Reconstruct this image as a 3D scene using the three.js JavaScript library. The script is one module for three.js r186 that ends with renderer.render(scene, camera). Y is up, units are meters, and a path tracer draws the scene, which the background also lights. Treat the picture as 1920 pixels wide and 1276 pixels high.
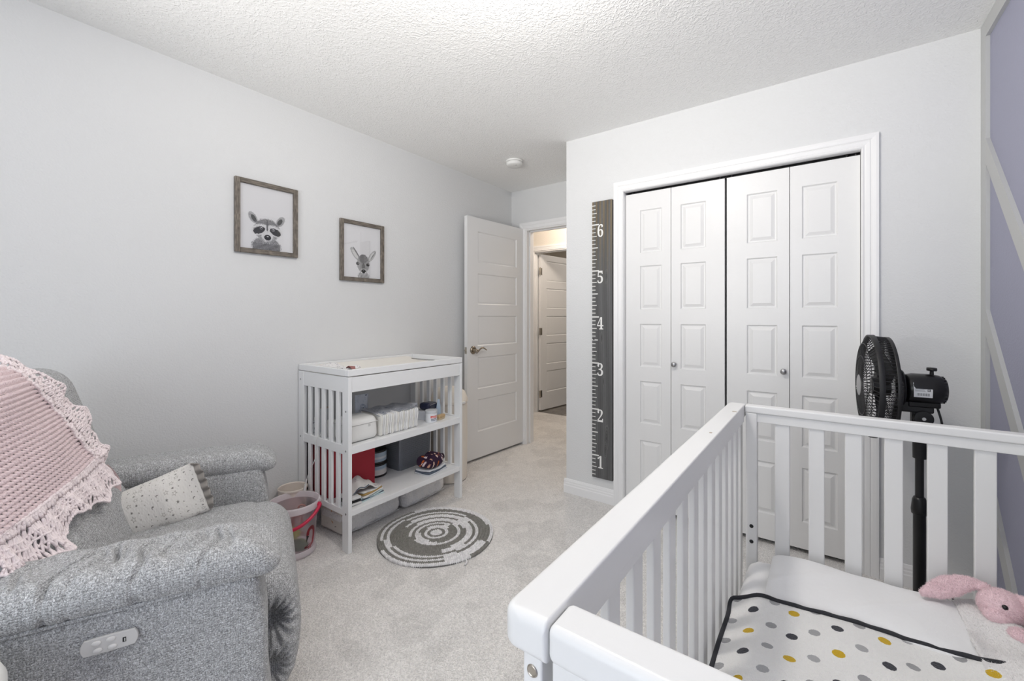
import * as THREE from 'three';
import { RoundedBoxGeometry } from 'three/addons/geometries/RoundedBoxGeometry.js';
import { mergeGeometries, mergeVertices, toCreasedNormals } from 'three/addons/utils/BufferGeometryUtils.js';
import { MeshSurfaceSampler } from 'three/addons/math/MeshSurfaceSampler.js';
import { RectAreaLightUniformsLib } from 'three/addons/lights/RectAreaLightUniformsLib.js';

// ------------------------------------------------------------------ camera, sky, light, exposure
const scene = new THREE.Scene();
const camera = new THREE.PerspectiveCamera(77.12, 1920 / 1276, 0.05, 60);
camera.position.set(2.4817, 1.2224, 2.6291);
camera.rotation.set(0, 0.6319, 0);
camera.setViewOffset(1920, 1276, 0, 45.03, 1920, 1276);          // the lens is shifted: verticals stay upright
scene.background = new THREE.Color(0.72, 0.86, 1.0);             // overcast daylight sky outside the window
scene.backgroundIntensity = 3.2;
scene.environmentIntensity = 3.2;
const renderer = new THREE.WebGLRenderer();
renderer.toneMapping = THREE.LinearToneMapping;
renderer.toneMappingExposure = 0.27;
renderer.shadowMap.enabled = true;
RectAreaLightUniformsLib.init();
const WIN = { x0: 1.45, x1: 2.9, y0: 0.5, y1: 2.2, z: 4.3 };     // unseen window behind the camera, placed to light the room
const day = new THREE.RectAreaLight(new THREE.Color(0.93, 0.97, 1.0), 11.5, WIN.x1 - WIN.x0 - 0.1, WIN.y1 - WIN.y0 - 0.1);
day.name = 'unseen_window_daylight'; day.position.set((WIN.x0 + WIN.x1) / 2, (WIN.y0 + WIN.y1) / 2, WIN.z - 0.01); scene.add(day);   // area light for daylight from the unseen window, facing -z
const LAMP_W = 9.5, HALL_W = 8, UP_W = 50;                          // candela of the unseen ceiling lamps and of the added uplight on the ceiling

// ------------------------------------------------------------------ helpers
let seed = 7;
const R = () => { seed |= 0; seed = seed + 0x6D2B79F5 | 0; let t = Math.imul(seed ^ seed >>> 15, 1 | seed); t = t + Math.imul(t ^ t >>> 7, 61 | t) ^ t; return ((t ^ t >>> 14) >>> 0) / 4294967296; };
const rr = (a, b) => a + (b - a) * R();
const V = (x, y, z) => new THREE.Vector3(x, y, z);
const used = {};
function numbered(n) { const k = used[n] ?? 0; used[n] = k + 1; return k ? n + '_' + String(k).padStart(3, '0') : n; }
const clamp = (x, a, b) => Math.min(b, Math.max(a, x));
const smooth = (a, b, x) => { const t = clamp((x - a) / (b - a), 0, 1); return t * t * (3 - 2 * t); };
const gauss = (x, s) => Math.exp(-x * x / (2 * s * s));

function thing(name, label, category, [x, y, z] = [0, 0, 0], turn = 0, group) {
  const o = new THREE.Group(); o.name = numbered(name); scene.add(o);
  o.position.set(x, y, z); o.rotation.y = turn; o.userData = { label, category };
  if (group) o.userData.group = group;
  return o;
}
function mesh(name, geo, mat, parent, label) {
  const m = new THREE.Mesh(Array.isArray(geo) ? merge(geo) : geo, mat);
  m.name = name; m.castShadow = true; m.receiveShadow = true; (parent ?? scene).add(m);
  if (label) m.userData.label = label;
  return m;
}
// a part whose shape is written in world coordinates, under a thing that stands (unturned) at its base
function part(name, geo, mat, parent, label) {
  const g = Array.isArray(geo) ? merge(geo) : geo; let p = parent;
  while (p && p !== scene) { g.translate(-p.position.x, -p.position.y, -p.position.z); p = p.parent; }
  return mesh(name, g, mat, parent, label);
}
function struct(name, geo, mat, parent) { const m = mesh(name, geo, mat, parent); if (!parent) { m.name = numbered(name); m.userData.kind = 'structure'; } return m; }
function structGroup(name, at = [0, 0, 0], turn = 0) { const o = new THREE.Group(); o.name = name; o.position.set(...at); o.rotation.y = turn; o.userData.kind = 'structure'; scene.add(o); return o; }
function merge(list) {
  const fixed = list.map((g) => { const h = g.index ? g.toNonIndexed() : g.clone(); for (const k of Object.keys(h.attributes)) if (!['position', 'normal', 'uv'].includes(k)) h.deleteAttribute(k); if (!h.attributes.uv) boxUV(h); if (!h.attributes.normal) h.computeVertexNormals(); h.morphAttributes = {}; h.clearGroups(); return h; });
  return mergeGeometries(fixed);
}
function boxUV(g) {                                               // uv in metres, by the way each face looks
  if (g.index) { const h = g.toNonIndexed(); g.index = null; g.attributes = h.attributes; }
  const p = g.attributes.position, uv = new Float32Array(p.count * 2), a = V(), b = V(), c = V(), n = V();
  for (let i = 0; i < p.count; i += 3) {
    a.fromBufferAttribute(p, i); b.fromBufferAttribute(p, i + 1); c.fromBufferAttribute(p, i + 2);
    n.copy(b).sub(a).cross(c.clone().sub(a)); const x = Math.abs(n.x), y = Math.abs(n.y), z = Math.abs(n.z);
    [a, b, c].forEach((q, k) => { const o = (i + k) * 2; if (x >= y && x >= z) { uv[o] = q.z; uv[o + 1] = q.y; } else if (y >= z) { uv[o] = q.x; uv[o + 1] = q.z; } else { uv[o] = q.x; uv[o + 1] = q.y; } });
  }
  g.setAttribute('uv', new THREE.BufferAttribute(uv, 2)); return g;
}
const sharp = (x0, x1, y0, y1, z0, z1) => boxUV(new THREE.BoxGeometry(x1 - x0, y1 - y0, z1 - z0).translate((x0 + x1) / 2, (y0 + y1) / 2, (z0 + z1) / 2));
const box = (x0, x1, y0, y1, z0, z1, r = 0.002, s = 2) => boxUV(new RoundedBoxGeometry(x1 - x0, y1 - y0, z1 - z0, s, Math.min(r, (x1 - x0) / 2.01, (y1 - y0) / 2.01, (z1 - z0) / 2.01)).translate((x0 + x1) / 2, (y0 + y1) / 2, (z0 + z1) / 2));
const lathe = (pts, n = 40) => new THREE.LatheGeometry(pts.map(([a, b]) => new THREE.Vector2(a, b)), n);
const cyl = (r0, r1, h, n = 24) => new THREE.CylinderGeometry(r0, r1, h, n);
const ball = (r, n = 20) => new THREE.SphereGeometry(r, n, Math.ceil(n * 0.7));
const tube = (pts, r, n = 24, k = 8, closed = false) => new THREE.TubeGeometry(new THREE.CatmullRomCurve3(pts.map((p) => p.isVector3 ? p : V(...p)), closed), n, r, k, closed);
function rod(a, b, r, k = 6) { a = V(...a); b = V(...b); const d = b.clone().sub(a), g = cyl(r, r, d.length(), k); g.applyQuaternion(new THREE.Quaternion().setFromUnitVectors(V(0, 1, 0), d.clone().normalize())); g.translate((a.x + b.x) / 2, (a.y + b.y) / 2, (a.z + b.z) / 2); return g; }
// a box with many facets, rounded by r and then pushed about by fn(p, n) -> p
function softBox(w, h, d, r, [sx, sy, sz], fn, uv = true) {
  const g0 = new THREE.BoxGeometry(w, h, d, sx, sy, sz); g0.deleteAttribute('uv'); g0.deleteAttribute('normal');
  const g = mergeVertices(g0, 1e-6), p = g.attributes.position, q = V(), c = V();
  for (let i = 0; i < p.count; i++) {
    q.fromBufferAttribute(p, i); c.set(clamp(q.x, -w / 2 + r, w / 2 - r), clamp(q.y, -h / 2 + r, h / 2 - r), clamp(q.z, -d / 2 + r, d / 2 - r));
    const dir = q.clone().sub(c); if (dir.lengthSq() > 1e-12) q.copy(c).add(dir.normalize().multiplyScalar(r));
    if (fn) fn(q, dir); p.setXYZ(i, q.x, q.y, q.z);
  }
  g.computeVertexNormals(); return uv ? boxUV(g) : g;
}
// a skin over closed rings of points (all of one length); ends capped
function loft(rings, { cap = true, uvs } = {}) {
  const n = rings[0].length, pos = [], uv = [], idx = [];
  rings.forEach((ring, i) => { for (let j = 0; j <= n; j++) { const q = ring[j % n]; pos.push(q[0], q[1], q[2]); uv.push(j / n, i / (rings.length - 1)); } });
  for (let i = 0; i < rings.length - 1; i++) for (let j = 0; j < n; j++) { const a = i * (n + 1) + j, b = a + n + 1; idx.push(a, b, a + 1, a + 1, b, b + 1); }
  if (cap) for (const [i, flip] of [[0, 1], [rings.length - 1, 0]]) {
    const c = rings[i].reduce((s, q) => [s[0] + q[0] / n, s[1] + q[1] / n, s[2] + q[2] / n], [0, 0, 0]), k = pos.length / 3; pos.push(...c); uv.push(0.5, i ? 1 : 0);
    for (let j = 0; j < n; j++) { const a = i * (n + 1) + j; flip ? idx.push(k, a, a + 1) : idx.push(k, a + 1, a); }
  }
  const g = new THREE.BufferGeometry(); g.setAttribute('position', new THREE.Float32BufferAttribute(pos, 3)); g.setAttribute('uv', new THREE.Float32BufferAttribute(uv, 2)); g.setIndex(idx); g.computeVertexNormals();
  // sew the seam of normals
  const N = g.attributes.normal; for (let i = 0; i < rings.length; i++) { const a = i * (n + 1), b = a + n, v = V(N.getX(a) + N.getX(b), N.getY(a) + N.getY(b), N.getZ(a) + N.getZ(b)).normalize(); N.setXYZ(a, v.x, v.y, v.z); N.setXYZ(b, v.x, v.y, v.z); }
  return g;
}
function sheet(nu, nv, fn, thick = 0) {                            // a surface fn(u, v) -> [x, y, z], with a back side if it has thickness
  const pos = [], uv = [], idx = [], at = (i, j) => i * (nv + 1) + j;
  for (let i = 0; i <= nu; i++) for (let j = 0; j <= nv; j++) { const q = fn(i / nu, j / nv); pos.push(...q); uv.push(i / nu, j / nv); }
  for (let i = 0; i < nu; i++) for (let j = 0; j < nv; j++) idx.push(at(i, j), at(i + 1, j), at(i, j + 1), at(i, j + 1), at(i + 1, j), at(i + 1, j + 1));
  const g = new THREE.BufferGeometry(); g.setAttribute('position', new THREE.Float32BufferAttribute(pos, 3)); g.setAttribute('uv', new THREE.Float32BufferAttribute(uv, 2)); g.setIndex(idx); g.computeVertexNormals();
  if (!thick) return g;
  const N = g.attributes.normal, n = (nu + 1) * (nv + 1), p2 = [...pos], uv2 = [...uv, ...uv], id2 = [...idx];
  for (let i = 0; i < n; i++) p2.push(pos[i * 3] - N.getX(i) * thick, pos[i * 3 + 1] - N.getY(i) * thick, pos[i * 3 + 2] - N.getZ(i) * thick);
  for (let i = 0; i < idx.length; i += 3) id2.push(n + idx[i], n + idx[i + 2], n + idx[i + 1]);
  const rim = []; for (let i = 0; i < nu; i++) rim.push([at(i, 0), at(i + 1, 0)]); for (let j = 0; j < nv; j++) rim.push([at(nu, j), at(nu, j + 1)]); for (let i = nu; i > 0; i--) rim.push([at(i, nv), at(i - 1, nv)]); for (let j = nv; j > 0; j--) rim.push([at(0, j), at(0, j - 1)]);
  for (const [a, b] of rim) id2.push(a, n + a, b, b, n + a, n + b);
  const h = new THREE.BufferGeometry(); h.setAttribute('position', new THREE.Float32BufferAttribute(p2, 3)); h.setAttribute('uv', new THREE.Float32BufferAttribute(uv2, 2)); h.setIndex(id2); h.computeVertexNormals(); return h;
}

// ------------------------------------------------------------------ textures
function noise(N, cells, s) {                                     // tileable value noise
  const L = new Float32Array(cells * cells), keep = seed; seed = s; for (let i = 0; i < L.length; i++) L[i] = R(); seed = keep;
  const out = new Float32Array(N * N), k = cells / N, xi = new Int32Array(N), xt = new Float32Array(N);
  for (let x = 0; x < N; x++) { const f = x * k; xi[x] = Math.floor(f); const t = f - xi[x]; xt[x] = t * t * (3 - 2 * t); }
  for (let y = 0; y < N; y++) { const y0 = xi[y] % cells, y1 = (y0 + 1) % cells, ty = xt[y]; for (let x = 0; x < N; x++) { const x0 = xi[x] % cells, x1 = (x0 + 1) % cells, tx = xt[x]; const a = L[y0 * cells + x0], b = L[y0 * cells + x1], c = L[y1 * cells + x0], d = L[y1 * cells + x1]; out[y * N + x] = a + (b - a) * tx + (c - a) * ty + (a - b - c + d) * tx * ty; } }
  return out;
}
function tex(N, fn, { srgb = false, size = 1, h = N } = {}) {
  const d = new Uint8Array(N * h * 4);
  for (let y = 0; y < h; y++) for (let x = 0; x < N; x++) { const v = fn(x, y, y * N + x), o = (y * N + x) * 4; if (typeof v === 'number') d[o] = d[o + 1] = d[o + 2] = clamp(v, 0, 1) * 255; else { d[o] = clamp(v[0], 0, 1) * 255; d[o + 1] = clamp(v[1], 0, 1) * 255; d[o + 2] = clamp(v[2], 0, 1) * 255; } d[o + 3] = 255; }
  const t = new THREE.DataTexture(d, N, h); t.magFilter = t.minFilter = THREE.LinearFilter; t.wrapS = t.wrapT = THREE.RepeatWrapping; if (srgb) t.colorSpace = THREE.SRGBColorSpace;
  t.repeat.set(1 / size, 1 / size); t.needsUpdate = true; return t;
}
function canvasTex(w, h, draw) { const c = document.createElement('canvas'); c.width = w; c.height = h; const x = c.getContext('2d'); draw(x, w, h); const t = new THREE.CanvasTexture(c); t.colorSpace = THREE.SRGBColorSpace; return t; }
const mat = (color, roughness = 0.5, more = {}) => new THREE.MeshPhysicalMaterial({ color, roughness, ...more });
const lin = (r, g, b) => new THREE.Color().setRGB(r, g, b);

const orange = (() => { const a = noise(512, 64, 3), b = noise(512, 128, 4); return tex(512, (x, y, i) => 0.6 * a[i] + 0.4 * b[i], { size: 0.35 }); })();
const stipple = (() => {                                           // sprayed ceiling texture: blobs and short ridges
  const N = 1024, a = noise(N, 90, 11), b = noise(N, 180, 12), c = noise(N, 40, 13), w = noise(N, 60, 14);
  return tex(N, (x, y, i) => { const v = 0.55 * a[i] + 0.45 * b[i]; return smooth(0.42, 0.68, v) * (0.5 + 0.5 * c[i]) + 0.25 * w[i]; }, { size: 0.7 });
})();
const carpetNoise = (() => { const N = 2048; return { f: noise(N, 880, 21), m: noise(N, 470, 22), l: noise(N, 44, 23), xl: noise(N, 9, 24), xm: noise(N, 21, 25) }; })();
const carpetBump = tex(2048, (x, y, i) => { const n = carpetNoise; return 0.5 * n.f[i] + 0.4 * n.m[i] + 0.1 * n.l[i]; }, { size: 1.9 });
const carpetMap = tex(2048, (x, y, i) => {                         // pile flecks plus brushed and trodden patches with edges
  const n = carpetNoise, t = 0.905 + 0.13 * (n.f[i] - 0.5) + 0.12 * (n.m[i] - 0.5) - 0.035 * smooth(0.56, 0.62, 0.6 * n.xl[i] + 0.4 * n.xm[i]) + 0.03 * (n.l[i] - 0.5);
  return [t, t * 0.988, t * 0.978];
}, { srgb: true, size: 1.9 });
const weave = (() => {                                             // heathered grey basket weave
  const N = 512, a = noise(N, 128, 31), b = noise(N, 64, 32), c = noise(N, 256, 33), K = 40;
  const h = (x, y) => { const u = x / N * K, v = y / N * K, iu = Math.floor(u), iv = Math.floor(v), fu = u - iu, fv = v - iv, over = (iu + iv) % 2; const t = over ? Math.sin(Math.PI * fu) * (0.65 + 0.35 * Math.sin(Math.PI * fv)) : Math.sin(Math.PI * fv) * (0.65 + 0.35 * Math.sin(Math.PI * fu)); return t; };
  const bump = tex(N, (x, y, i) => 0.75 * h(x, y) + 0.25 * c[i], { size: 0.22 });
  const map = tex(N, (x, y, i) => { const u = x / N * K, v = y / N * K, over = (Math.floor(u) + Math.floor(v)) % 2, s = over ? a[i] : b[(x * N + y) % (N * N)]; const t = 0.72 + 0.28 * (s - 0.5) + 0.30 * (c[i] - 0.5) + 0.1 * (a[i] - 0.5); return [t, t * 1.005, t * 1.015]; }, { srgb: true, size: 0.22 });
  return { bump, map };
})();
const fleece = (() => { const N = 512, a = noise(N, 170, 41), b = noise(N, 60, 42); return tex(N, (x, y, i) => 0.6 * a[i] + 0.4 * b[i], { size: 0.25 }); })();
const linenBump = (() => { const N = 512, a = noise(N, 256, 43), b = noise(N, 24, 44); return tex(N, (x, y, i) => 0.4 * a[i] + 0.6 * b[i], { size: 0.3 }); })();
const greyWood = (() => {                                          // weathered grey-brown grain along v
  const N = 512, a = noise(N, 128, 51), b = noise(N, 16, 52), c = noise(N, 64, 53);
  return tex(N, (x, y, i) => { const s = a[(Math.floor(y / 24) % N) * N + x], l = b[i], f = c[((y >> 3) % N) * N + x]; const t = 0.42 + 0.16 * (s - 0.5) + 0.12 * (f - 0.5) + 0.08 * (l - 0.5); return [t * 1.07, t, t * 0.92]; }, { srgb: true, size: 0.2 });
})();
const plankMap = (() => { const N = 512, a = noise(N, 128, 55), b = noise(N, 20, 56); return tex(N, (x, y, i) => { const t = 0.48 + 0.12 * (a[(y >> 4) * N + x] - 0.5) + 0.1 * (b[i] - 0.5); return [t * 1.03, t, t * 0.97]; }, { srgb: true, size: 0.5 }); })();

const M = {
  wall: mat(0xe2e3e4, 0.75, { bumpMap: orange, bumpScale: 0.0008 }),
  hallWall: mat(0xe8e1d7, 0.75, { bumpMap: orange, bumpScale: 0.0008 }),
  accent: mat(0xa2a3b7, 0.7, { bumpMap: orange, bumpScale: 0.0006 }),
  batten: mat(0xc2c3c3, 0.6),
  ceiling: mat(0xfbfbfa, 0.9, { bumpMap: stipple, bumpScale: 0.0014 }),
  carpet: mat(0xffffff, 0.95, { map: carpetMap, bumpMap: carpetBump, bumpScale: 0.0042, sheen: 0.3, sheenColor: lin(0.6, 0.58, 0.56), sheenRoughness: 0.7 }),
  vinyl: mat(0xffffff, 0.45, { map: plankMap }),
  trim: mat(0xf4f4f5, 0.35),
  door: mat(0xeeeeee, 0.38, { bumpMap: orange, bumpScale: 0.0002 }),
  whitePaint: mat(0xf5f6f7, 0.3),
  nickel: mat(lin(0.52, 0.48, 0.42), 0.28, { metalness: 1 }),
  bronze: mat(lin(0.36, 0.31, 0.25), 0.3, { metalness: 1 }),
  steel: mat(lin(0.42, 0.42, 0.43), 0.3, { metalness: 1 }),
  black: mat(0x101012, 0.32), blackMatt: mat(0x17171a, 0.5), dark: mat(0x0b0b0c, 0.8),
  fabric: mat(0xffffff, 0.95, { map: weave.map, bumpMap: weave.bump, bumpScale: 0.0022, sheen: 0.25, sheenColor: lin(0.5, 0.5, 0.52), sheenRoughness: 0.6 }),
  pink: mat(lin(0.95, 0.79, 0.81), 0.95, { bumpMap: fleece, bumpScale: 0.002, sheen: 0.5, sheenColor: lin(0.9, 0.7, 0.74), sheenRoughness: 0.6 }),
  pinkPile: mat(lin(0.95, 0.76, 0.80), 1), whitePile: mat(lin(0.93, 0.91, 0.91), 1),
  pinkFur: mat(lin(0.90, 0.67, 0.72), 1, { bumpMap: fleece, bumpScale: 0.0012, sheen: 0.6, sheenColor: lin(0.95, 0.72, 0.78), sheenRoughness: 0.5 }),
  whiteFur: mat(lin(0.84, 0.82, 0.82), 1, { bumpMap: fleece, bumpScale: 0.0012, sheen: 0.5, sheenColor: lin(0.9, 0.9, 0.9), sheenRoughness: 0.5 }),
  linen: mat(0xf8f8f9, 0.9, { bumpMap: linenBump, bumpScale: 0.0009 }),
  frameWood: mat(0xffffff, 0.6, { map: greyWood }),
  glass: new THREE.MeshPhysicalMaterial({ color: 0xffffff, roughness: 0.02, transmission: 1, thickness: 0, ior: 1.45 }),
  whitePlastic: mat(0xeeeeec, 0.35), greyPlastic: mat(lin(0.2, 0.215, 0.24), 0.5),
  red: mat(lin(0.42, 0.010, 0.030), 0.55, { bumpMap: linenBump, bumpScale: 0.0006 }), redPlastic: mat(lin(0.55, 0.012, 0.06), 0.3),
};

// ------------------------------------------------------------------ the room shell
const H = 2.44, XR = 3.028, ZB = -0.754, ZR = 4.3, HZ = -1.916;   // ceiling, right wall, alcove wall, rear wall, hall's far wall
function wallShape(x0, x1, y1, holes) {                           // a wall in x-y with openings; those that reach the floor are notches
  const s = new THREE.Shape(); s.moveTo(x0, 0);
  for (const [a, b, c, d] of holes.filter((h) => h[2] <= 0)) { s.lineTo(a, 0); s.lineTo(a, d); s.lineTo(b, d); s.lineTo(b, 0); }
  s.lineTo(x1, 0); s.lineTo(x1, y1); s.lineTo(x0, y1); s.lineTo(x0, 0);
  for (const [a, b, c, d] of holes.filter((h) => h[2] > 0)) { const p = new THREE.Path(); p.moveTo(a, c); p.lineTo(b, c); p.lineTo(b, d); p.lineTo(a, d); p.lineTo(a, c); s.holes.push(p); }
  return s;
}
const wallXY = (x0, x1, holes, z0, z1) => boxUV(new THREE.ExtrudeGeometry(wallShape(x0, x1, H, holes), { depth: z1 - z0, bevelEnabled: false }).translate(0, 0, z0));
struct('floor', sharp(-1.7, XR + 0.12, -0.1, 0, -1.99, ZR + 0.12), M.carpet);
struct('ceiling', sharp(-1.7, XR + 0.12, H, H + 0.1, -4.3, ZR + 0.12), M.ceiling);
struct('wall_left', sharp(-0.12, 0, 0, H, ZB - 0.02, ZR + 0.12), M.wall);
struct('wall_right', sharp(XR, XR + 0.12, 0, H, -4.3, ZR + 0.12), M.accent);
struct('wall_back', wallXY(-1.7, XR, [[0.164, 0.955, 0, 2.06]], ZB - 0.12, ZB), M.wall);
struct('wall_closet', wallXY(1.028, XR, [[1.438, 2.63, 0, 2.026]], -0.1, 0), M.wall);
struct('wall_closet_side', sharp(1.028, 1.128, 0, H, ZB, -0.1), M.wall);
struct('wall_rear', wallXY(-0.12, XR, [[WIN.x0, WIN.x1, WIN.y0, WIN.y1]], ZR, ZR + 0.12), M.wall);  // out of view; set back to even out the window light
struct('wall_hall', wallXY(-1.7, XR, [[-0.512, 0.29, 0, 2.05]], HZ - 0.12, HZ), M.hallWall);
struct('wall_hall_left', sharp(-1.82, -1.7, 0, H, -4.3, ZB), M.hallWall);
struct('wall_far', sharp(-1.82, XR + 0.12, 0, H, -4.42, -4.3), M.hallWall);
struct('floor_far_room', sharp(-1.7, XR, -0.1, -0.004, -4.3, -1.99), M.dark);
{ // vinyl planks of the room across the hall
  const g = structGroup('floor_planks'); const mats = [0.92, 1, 1.08].map((k) => { const m = M.vinyl.clone(); m.color.setScalar(k); return m; });
  for (let i = 0; i < 8; i++) for (let j = 0; j < 4; j++) { const x0 = -0.9 + i * 0.15, z0 = -3.5 + j * 0.52 - (i % 2) * 0.22; if (z0 > -2.03) continue; mesh('plank', box(x0 + 0.001, x0 + 0.149, -0.004, 0.002, z0 + 0.001, Math.min(z0 + 0.519, -1.99), 0.0015, 1), mats[(i * 2 + j) % 3], g); }
}
// unseen window behind the camera, out of view
{ const w = structGroup('unseen_window_1', [0, 0, 0]); const { x0, x1, y0, y1, z } = WIN, f = 0.05, zz = z + 0.05;
  mesh('window_frame', [box(x0, x1, y0, y0 + f, zz, zz + 0.05), box(x0, x1, y1 - f, y1, zz, zz + 0.05), box(x0, x0 + f, y0 + f, y1 - f, zz, zz + 0.05), box(x1 - f, x1, y0 + f, y1 - f, zz, zz + 0.05), box((x0 + x1) / 2 - 0.025, (x0 + x1) / 2 + 0.025, y0 + f, y1 - f, zz, zz + 0.05)], M.trim, w);
  for (const [a, b] of [[x0 + f, (x0 + x1) / 2 - 0.025], [(x0 + x1) / 2 + 0.025, x1 - f]]) mesh('pane', sharp(a, b, y0 + f, y1 - f, zz + 0.022, zz + 0.026), M.glass, w);
  mesh('window_sill', box(x0 - 0.04, x1 + 0.04, y0 - 0.02, y0, z - 0.03, z + 0.05, 0.004), M.trim, w);
}
// skirting boards: a stepped profile run between two floor points, n = the way it faces
const SKIRT = [[0, 0], [0.0145, 0], [0.0145, 0.05], [0.011, 0.055], [0.011, 0.066], [0.0085, 0.071], [0.0085, 0.08], [0.004, 0.093], [0, 0.096]];
function skirting(ax, az, bx, bz, nx, nz) {
  const pos = [], put = (t, [d, y]) => [ax + (bx - ax) * t + nx * d, y, az + (bz - az) * t + nz * d];
  for (let i = 0; i < SKIRT.length - 1; i++) { const a = put(0, SKIRT[i]), b = put(1, SKIRT[i]), c = put(1, SKIRT[i + 1]), d = put(0, SKIRT[i + 1]); pos.push(...a, ...b, ...c, ...a, ...c, ...d); }
  for (const t of [0, 1]) for (let i = 1; i < SKIRT.length - 1; i++) pos.push(...put(t, SKIRT[0]), ...put(t, SKIRT[i]), ...put(t, SKIRT[i + 1]));
  const g = new THREE.BufferGeometry(); g.setAttribute('position', new THREE.Float32BufferAttribute(pos, 3)); g.computeVertexNormals(); return boxUV(g);
}
struct('baseboard_left', skirting(0, ZR, 0, ZB, 1, 0), M.trim);
struct('baseboard_closet', [skirting(1.0135, 0, 1.381, 0, 0, 1), skirting(1.028, 0, 1.028, ZB, -1, 0)], M.trim);
struct('baseboard_closet_right', skirting(2.688, 0, XR, 0, 0, 1), M.trim);
struct('baseboard_rear', skirting(0, ZR, XR, ZR, 0, -1), M.trim);
struct('baseboard_back', skirting(0, ZB, 0.1, ZB, 0, 1), M.trim);
struct('baseboard_hall', [skirting(-1.7, HZ, -0.575, HZ, 0, 1), skirting(0.36, HZ, XR, HZ, 0, 1)], M.trim);
// door casings: a moulded profile mitred round an opening
const CASE = [[0, 0], [0, 0.007], [0.005, 0.011], [0.011, 0.0085], [0.016, 0.0105], [0.03, 0.0125], [0.034, 0.0105], [0.039, 0.014], [0.053, 0.0165], [0.063, 0.0165], [0.064, 0]];
function casing(x0, x1, h, z, dir = 1) {
  const pos = [], at = (w, d) => [[x0 - w, 0], [x0 - w, h + w], [x1 + w, h + w], [x1 + w, 0]].map(([x, y]) => [x, y, z + dir * d]);
  for (let i = 0; i < CASE.length - 1; i++) { const a = at(...CASE[i]), b = at(...CASE[i + 1]); for (let k = 0; k < 3; k++) pos.push(...a[k], ...a[k + 1], ...b[k + 1], ...a[k], ...b[k + 1], ...b[k]); }
  const g = new THREE.BufferGeometry(); g.setAttribute('position', new THREE.Float32BufferAttribute(pos, 3)); g.computeVertexNormals(); return boxUV(g);
}
const jamb = (x0, x1, h, z0, z1, t = 0.016) => [box(x0, x0 + t, 0, h, z0, z1), box(x1 - t, x1, 0, h, z0, z1), box(x0 + t, x1 - t, h - t, h, z0, z1)];
struct('trim_1', [casing(1.445, 2.624, 2.02, 0), ...jamb(1.438, 2.63, 2.026, -0.1, 0.001, 0.007)], M.trim);              // closet
struct('trim_2', [casing(0.17, 0.949, 2.054, ZB), ...jamb(0.164, 0.955, 2.06, ZB - 0.12, ZB + 0.001), box(0.18, 0.19, 0, 2.044, ZB - 0.075, ZB - 0.045), box(0.18, 0.939, 2.034, 2.044, ZB - 0.075, ZB - 0.045)], M.trim);   // bedroom door
struct('trim_3', [casing(-0.506, 0.284, 2.046, HZ), ...jamb(-0.512, 0.29, 2.05, HZ - 0.12, HZ + 0.001), box(-0.496, -0.486, 0, 2.034, HZ - 0.07, HZ - 0.04), box(-0.496, 0.274, 2.024, 2.034, HZ - 0.07, HZ - 0.04)], M.trim);

// panelled door leaves: origin at the lower left of the front, front at z = 0, looking along +z
function ringPanel(x0, y0, x1, y1, prof) {
  const pos = [], L = ([i, d]) => [[x0 + i, y0 + i, d], [x1 - i, y0 + i, d], [x1 - i, y1 - i, d], [x0 + i, y1 - i, d]], quad = (a, b, c, d) => pos.push(...a, ...b, ...c, ...a, ...c, ...d);
  for (let k = 0; k < prof.length - 1; k++) { const a = L(prof[k]), b = L(prof[k + 1]); for (let i = 0; i < 4; i++) quad(a[i], a[(i + 1) % 4], b[(i + 1) % 4], b[i]); }
  const e = L(prof.at(-1)); quad(...e);
  const g = new THREE.BufferGeometry(); g.setAttribute('position', new THREE.Float32BufferAttribute(pos, 3)); g.computeVertexNormals(); return boxUV(g);
}
function leafGeo(w, h, t, panels, y0 = 0) {
  const s = new THREE.Shape(); s.moveTo(0, y0); s.lineTo(w, y0); s.lineTo(w, y0 + h); s.lineTo(0, y0 + h); s.lineTo(0, y0);
  for (const [a, b, c, d] of panels) { const p = new THREE.Path(); p.moveTo(a, b); p.lineTo(a, d); p.lineTo(c, d); p.lineTo(c, b); p.lineTo(a, b); s.holes.push(p); }
  const front = boxUV(new THREE.ExtrudeGeometry(s, { depth: 0.012, bevelEnabled: false }).translate(0, 0, -0.012));
  return merge([front, sharp(0, w, y0, y0 + h, -t, -0.012)]);
}
const DOOR_ROWS = [[0.243, 0.516], [0.605, 0.874], [0.972, 1.227], [1.325, 1.588], [1.681, 1.945]];
const DOOR_PROF = [[0, 0], [0.007, -0.0075], [0.012, -0.0075], [0.02, -0.005], [0.021, -0.005]];
function panelDoor(root, w, h, y0, x0, x1) {
  const rows = DOOR_ROWS.map(([a, b]) => [x0, a, x1, b]);
  mesh('slab', leafGeo(w, h, 0.035, rows, y0), M.door, root);
  for (const [a, b, c, d] of rows) mesh('panel', ringPanel(a, b, c, d, DOOR_PROF), M.door, root);
}
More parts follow.
